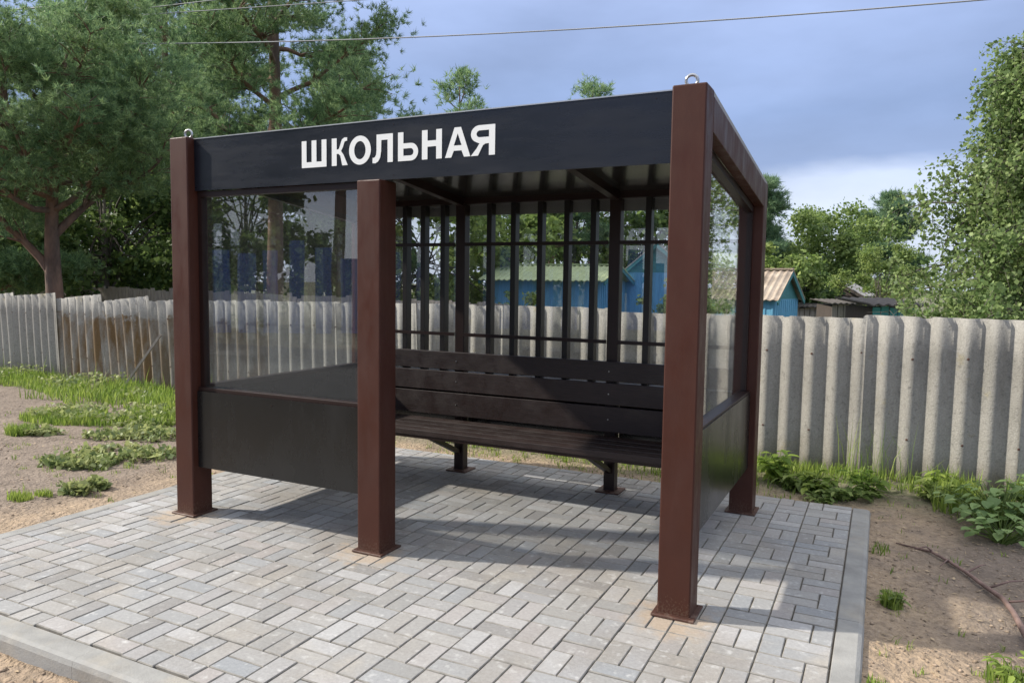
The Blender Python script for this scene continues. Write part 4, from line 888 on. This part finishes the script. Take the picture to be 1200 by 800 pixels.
# behind the pad, under the bench line of sight
strip(5200, -6.0, 0.0, .10, .85, .12, .009)
# right: fence foot
strip(1300, -.2, 1.15, .06, .42, .11, .008)
strip(3600, 1.15, 2.9, .06, .9, .19, .009)
lawn(170, .87, .774, .055, .055, .09, .007); lawn(120, 1.30, .16, .10, .08, .08, .007); lawn(90, .80, 1.6, .07, .09, .05, .006); lawn(90, .80, -.2, .05, .05, .05, .007)
strip(900, -5.8, .2, .75, 1.25, .06, .007)
Pst = np.array([(x, y, ground_z(x, y)) for x, y in zip(rng.normal(.72, .16, 46), rng.uniform(3.05, 3.42, 46))]); addg(*blades(Pst, rng.uniform(.25, .62, 46), .006, .5))
Pst = np.array([(x, y, ground_z(x, y)) for x, y in zip(rng.uniform(-13, -6, 70), rng.uniform(3.2, 3.7, 70))]); addg(*blades(Pst, rng.uniform(.2, .45, 70), .008, .5))
def sprouts(k, x0, x1, y0, y1, per, h):
    for _ in range(k):
        x, y = rng.uniform(x0, x1), rng.uniform(y0, y1)
        if near_edge(x, y) < .03: continue
        n = int(rng.integers(3, per)); P = np.stack([rng.normal(x, .02, n), rng.normal(y, .02, n), np.full(n, ground_z(x, y) - .004)], 1); addg(*blades(P, h * rng.uniform(.4, 1.2, n), .005, .9))
sprouts(190, -8.5, -4.2, -.6, 2.9, 16, .05); sprouts(60, .8, 1.9, -.2, 2.9, 12, .045); sprouts(120, -4.2, .7, 2.46, 3.1, 16, .06)
o = link('grass', np_mesh('grass', np.concatenate(VV), np.concatenate(FF), M['grass'])); tag(o, 'short green grass growing along the foot of the fence', 'grass', kind='stuff')
# low creeping weeds on bare soil at the left
WP = []
for n, cx, cy, rx, ry in ((260, -5.35, .60, .42, .17), (240, -5.35, 1.0, .5, .25), (130, -5.9, 1.65, .4, .25), (80, -6.2, 1.5, .35, .2), (60, -4.62, .20, .08, .06), (50, -4.62, .03, .13, .05), (90, -7.0, 1.2, .25, .12), (160, -6.5, 2.2, .5, .4)):
    WP.append(scatter(n * 5, cx, cy, rx, ry, .3))
WP += [np.array([(x, fence_y(x) - d, ground_z(x, fence_y(x) - d) + .05 + .1 * u) for x, d, u in zip(rng.uniform(-13, -6, 2200), rng.uniform(.1, 1.0, 2200), rng.random(2200)) if noise.noise((x * 1.1, d, 5)) > .05]), scatter(700, -7.2, 2.1, .9, .45, .35) + np.array([0, 0, .07])]
WP = np.concatenate(WP); WP[:, 2] += rng.random(len(WP)) * .055 + .01
V, F = leaves_arrays(WP, .042, nrm=np.array([0, 0, 1.3]), elong=1.25)
o = link('ground_weeds', np_mesh('ground_weeds', V, F, M['weed'])); tag(o, 'pale creeping weeds scattered on the bare soil at left', 'weeds', kind='stuff')
# single weed plants by the right part of the fence
def weed_plant(name, label, x, y, h, rad, n, lsize, m, group, broad=False, seed=1):
    r_ = np.random.default_rng(seed); z = ground_z(x, y); T = thing(name, label, 'plant', (x, y, z), group); st = MB(); P = []; D = []
    for i in range(n):
        az = i * 2.4 + r_.normal() * .3; rr_ = rad * r_.uniform(.25, 1); hh = h * r_.uniform(.45, 1) * (1 - .35 * rr_ / rad)
        tip = np.array([x + rr_ * math.cos(az), y + rr_ * math.sin(az), z + hh]); b = np.array([x, y, z - .02]) + r_.normal(size=3) * np.array([.02, .02, 0])
        st.tube([b, (b + tip) / 2 + np.array([0, 0, .15 * hh]), tip], [.0045, .004, .0025], 4, False)
        P.append(tip); D.append([math.cos(az), math.sin(az), r_.uniform(-.5, .3)])
        if not broad:
            for u in (.35, .6, .8):
                for _ in range(2): P.append(b + (tip - b) * u + np.array([0, 0, .05 * hh]) + r_.normal(size=3) * .012); a2 = r_.uniform(0, 6.28); D.append([math.cos(a2), math.sin(a2), r_.uniform(-.3, .5)])
    st_o = obj('stem', st, M['leaf_mid'], T)
    P = np.array(P); D = np.array(D, float); D /= np.linalg.norm(D, axis=1)[:, None]; k = len(P)
    side = np.cross(D, np.array([0, 0, 1.])); side /= np.linalg.norm(side, axis=1)[:, None] + 1e-9; upv = np.cross(side, D)
    sz = (lsize * r_.uniform(.6, 1.2, k))[:, None]; wq = .42 if broad else .26
    # outline: 7-point leaf, folded along its midrib
    prof = [(0, 0), (.22, wq * .9), (.5, wq), (.78, wq * .62), (1, 0)]
    Vs = []
    for t, ww in prof: Vs.append(P + D * sz * t - upv * sz * (.25 * t * t))
    L_ = [P + D * sz * t + side * sz * ww + upv * sz * (.08 - .25 * t * t) for t, ww in prof[1:4]]; R_ = [P + D * sz * t - side * sz * ww + upv * sz * (.08 - .25 * t * t) for t, ww in prof[1:4]]
    A = np.stack(Vs + L_ + R_, 1).reshape(-1, 3); base = (np.arange(k) * 11)[:, None, None]
    q4 = np.array([[0, 1, 5, 5], [1, 2, 6, 5], [2, 3, 7, 6], [3, 4, 7, 7], [0, 8, 1, 1], [1, 8, 9, 2], [2, 9, 10, 3], [3, 10, 4, 4]])
    tri = []
    for a, b, c, d in q4:
        tri.append((a, b, c))
        if c != d: tri.append((a, c, d))
    Fq = (base + np.array(tri)[None]).reshape(-1, 3)
    link('leaves', np_mesh('leaves', A, Fq, M[m], (x, y, z)), T)
g_ = 'weeds at the foot of the right fence'
for i, (x, y, h, r, n, ls, lab) in enumerate([
    (.02, 3.02, .34, .15, 13, .11, 'tall leafy weed right beside the rear corner post'), (.17, 2.86, .17, .16, 12, .09, 'low weed in front of the tall one by the rear post'),
    (.33, 2.86, .20, .2, 15, .10, 'spreading weed at the paving edge behind the rear corner'), (.56, 2.72, .16, .24, 18, .08, 'low pale weed touching the rear right paving corner'),
    (.70, 2.95, .26, .16, 12, .09, 'grassy weed between the fence and the paving corner'), (1.16, 3.05, .17, .17, 13, .09, 'small bright weed left of the big leafy plant'),
    (1.24, 3.28, .24, .13, 10, .10, 'upright weed touching the fence foot beside the bright weed'), (.42, 2.56, .10, .16, 13, .06, 'tiny creeping weed along the rear paving edge')]):
    weed_plant('weed', lab, x, y, h, r, n, ls, 'leaf_bright' if i % 2 else 'grass', g_, seed=60 + i)
weed_plant('broadleaf_weed', 'large leafy weed with broad pale leaves at the right edge', 1.54, 2.55, .34, .38, 110, .08, 'burdock', None, True, 71)
weed_plant('broadleaf_weed', 'lower broad leafed weed in front of the large one', 1.50, 2.12, .20, .26, 60, .07, 'burdock', None, True, 72)
weed_plant('broadleaf_weed', 'broad leafed weed behind the large one near the fence', 1.85, 2.9, .34, .32, 70, .08, 'burdock', None, True, 73)
weed_plant('weed', 'small ferny weed at the bottom right corner on soil', 1.36, .20, .12, .13, 12, .05, 'grass', None, False, 74)
weed_plant('weed', 'tiny green sprout on the bare soil right of the kerb', .87, .78, .10, .06, 7, .05, 'leaf_bright', None, False, 75)
# stalks of tall dry grass against the fence
# fallen branch
def gpz(x, y, dz): return (x, y, ground_z(x, y) + dz)
BR = thing('fallen_branch', 'bare fallen branch lying on the soil at right', 'branch', gpz(1.24, 1.395, 0))
b = MB(); pts = [gpz(.90, 1.80, .008), gpz(1.0, 1.73, .012), gpz(1.09, 1.66, .015), gpz(1.17, 1.53, .018), gpz(1.25, 1.38, .022), gpz(1.33, 1.22, .028), gpz(1.385, 1.05, .032), gpz(1.41, .88, .034), gpz(1.425, .6, .036), gpz(1.46, .3, .04)]
M['branch'] = mat('dry_branch', (.23, .15, .125), .85, var=.35, vscale=12, bump=.5, bscale=50)
b.tube(pts, [.004, .006, .008, .009, .0105, .012, .0135, .0145, .0155, .017], 7); obj('limb', b, M['branch'], BR, smooth=True)
for s, e_ in (((1.33, 1.22), (1.52, 1.34)), ((1.39, 1.03), (1.57, 1.02)), ((1.25, 1.38), (1.36, 1.55)), ((1.09, 1.66), (1.0, 1.62)), ((1.17, 1.53), (1.12, 1.40))):
    m_ = ((s[0] + e_[0]) / 2 + .015, (s[1] + e_[1]) / 2); t = MB().tube([gpz(*s, .022), gpz(*m_, .05), gpz(*e_, .03)], [.007, .005, .003], 5); obj('twig', t, M['branch'], BR, smooth=True)
# clods and pebbles
CV = []; CF = []; nc = 0
oct_v = np.array([(1, 0, 0), (-1, 0, 0), (0, 1, 0), (0, -1, 0), (0, 0, 1), (0, 0, -1)], float); oct_f = np.array([(0, 2, 4), (2, 1, 4), (1, 3, 4), (3, 0, 4), (2, 0, 5), (1, 2, 5), (3, 1, 5), (0, 3, 5)])
def clods(n, x0, x1, y0, y1, s0, s1):
    global nc
    for _ in range(n):
        x, y = rng.uniform(x0, x1), rng.uniform(y0, y1)
        if KX0 - .005 < x < KX1 + .005 and KY0 - .005 < y < KY1 + .005: continue
        s = s0 + (s1 - s0) * rng.random() ** 4; v = oct_v * s * rng.uniform(.55, 1.25, (6, 3)); v[:, 2] *= .5
        a = rng.uniform(0, 6.28); c_, s_ = math.cos(a), math.sin(a); v = v @ np.array([[c_, s_, 0], [-s_, c_, 0], [0, 0, 1]])
        CV.append(v + [x, y, ground_z(x, y) + s * .05]); CF.append(oct_f + nc); nc += 6
clods(3500, KX1, 1.9, -.6, 3.0, .002, .016); clods(900, -4.4, -1.0, -2.3, KY0, .003, .02); clods(2600, -9, KX0, -1.2, 2.8, .004, .022); clods(700, -4.4, .2, KY1, 3.3, .003, .015)
o = link('soil_clods', np_mesh('soil_clods', np.concatenate(CV), np.concatenate(CF), M['clod'])); tag(o, 'small earth clods and pebbles lying on the bare soil', 'pebbles', kind='stuff')

# dry straw and leaf litter
LV = []; LF = []; nl_ = 0
def litter(n, x0, x1, y0, y1):
    global nl_
    for _ in range(n):
        x, y = rng.uniform(x0, x1), rng.uniform(y0, y1)
        if near_edge(x, y) < .01: continue
        a = rng.uniform(0, 6.28); ln = rng.uniform(.02, .09); wd = rng.uniform(.002, .004) if rng.random() < .75 else rng.uniform(.012, .022)
        if wd > .01: ln = wd * 1.7
        d = np.array([math.cos(a), math.sin(a), 0]) * ln / 2; s_ = np.array([-math.sin(a), math.cos(a), 0]) * wd / 2; z = max(ground_z(x - d[0], y - d[1]), ground_z(x + d[0], y + d[1]), ground_z(x, y)) + .004; c = np.array([x, y, z])
        LV.append(np.array([c - d, c - s_ + [0, 0, .003], c + d + [0, 0, rng.uniform(0, .008)], c + s_ + [0, 0, .003]])); LF.append(np.array([[0, 1, 2, 3]]) + nl_); nl_ += 4
litter(420, KX1, 1.9, -.5, 3.2); litter(420, -8.5, KX0, -.9, 2.8); litter(160, -4.3, -1.2, -2.2, KY0); litter(260, KX0, KX1, KY1, 3.4)
M['litter'] = mat('dry_litter', (.36, .27, .17), .9, island=.5)
o = link('litter', np_mesh('litter', np.concatenate(LV), np.concatenate(LF), M['litter'])); tag(o, 'dry straw and leaf litter lying on the bare soil', 'litter', kind='stuff')

# ------------------------------------------------------------------ across the street (seen mirrored in the glass)
SF = thing('street_fence', 'blue profiled metal fence across the street behind the viewer', 'fence', (-17, -14, -.2))
M['blue_metal'] = mat('blue_sheet_metal', (.075, .15, .40), .45, var=.1)
a0 = Vector((-26, -9.0, 0)); b0 = Vector((-5, -21, 0))
for i in range(30):
    p0 = a0.lerp(b0, i / 30); p1 = a0.lerp(b0, (i + .55 + .25 * random.random()) / 30); zt_ = random.uniform(1.9, 3.4)
    obj('sheet', corr_roof((p0.x, p0.y, -.2), (p1.x, p1.y, -.2), (p1.x, p1.y, zt_), (p0.x, p0.y, zt_), pitch=.3, amp=.025), M['blue_metal'], SF)
pine('pine_tree', 'tall pine across the street behind the viewer', (-17, -18, -.2), 14, 18, tl=.34, nb=9, wid=.05, per=6, trunk_r=.24, low=.35, reach=3.6, seed=81, sub=4)
pine('pine_tree', 'slim pine across the street left of the tall one', (-24, -14.5, -.2), 12, 16, tl=.34, nb=9, wid=.05, per=6, trunk_r=.2, low=.3, reach=3.2, seed=82, sub=4)
broad_tree('broadleaf_tree', 'leafy tree across the street behind the blue fence', (-20.5, -17, -.2), 7.5, 3.0, 4.0, leaves=6000, lsize=.25, m='leaf_dark', seed=83)
broad_tree('broadleaf_tree', 'wide leafy tree across the street right of the pines', (-12, -22, -.2), 8.0, 3.4, 4.2, leaves=6000, lsize=.25, m='leaf_mid', seed=84)
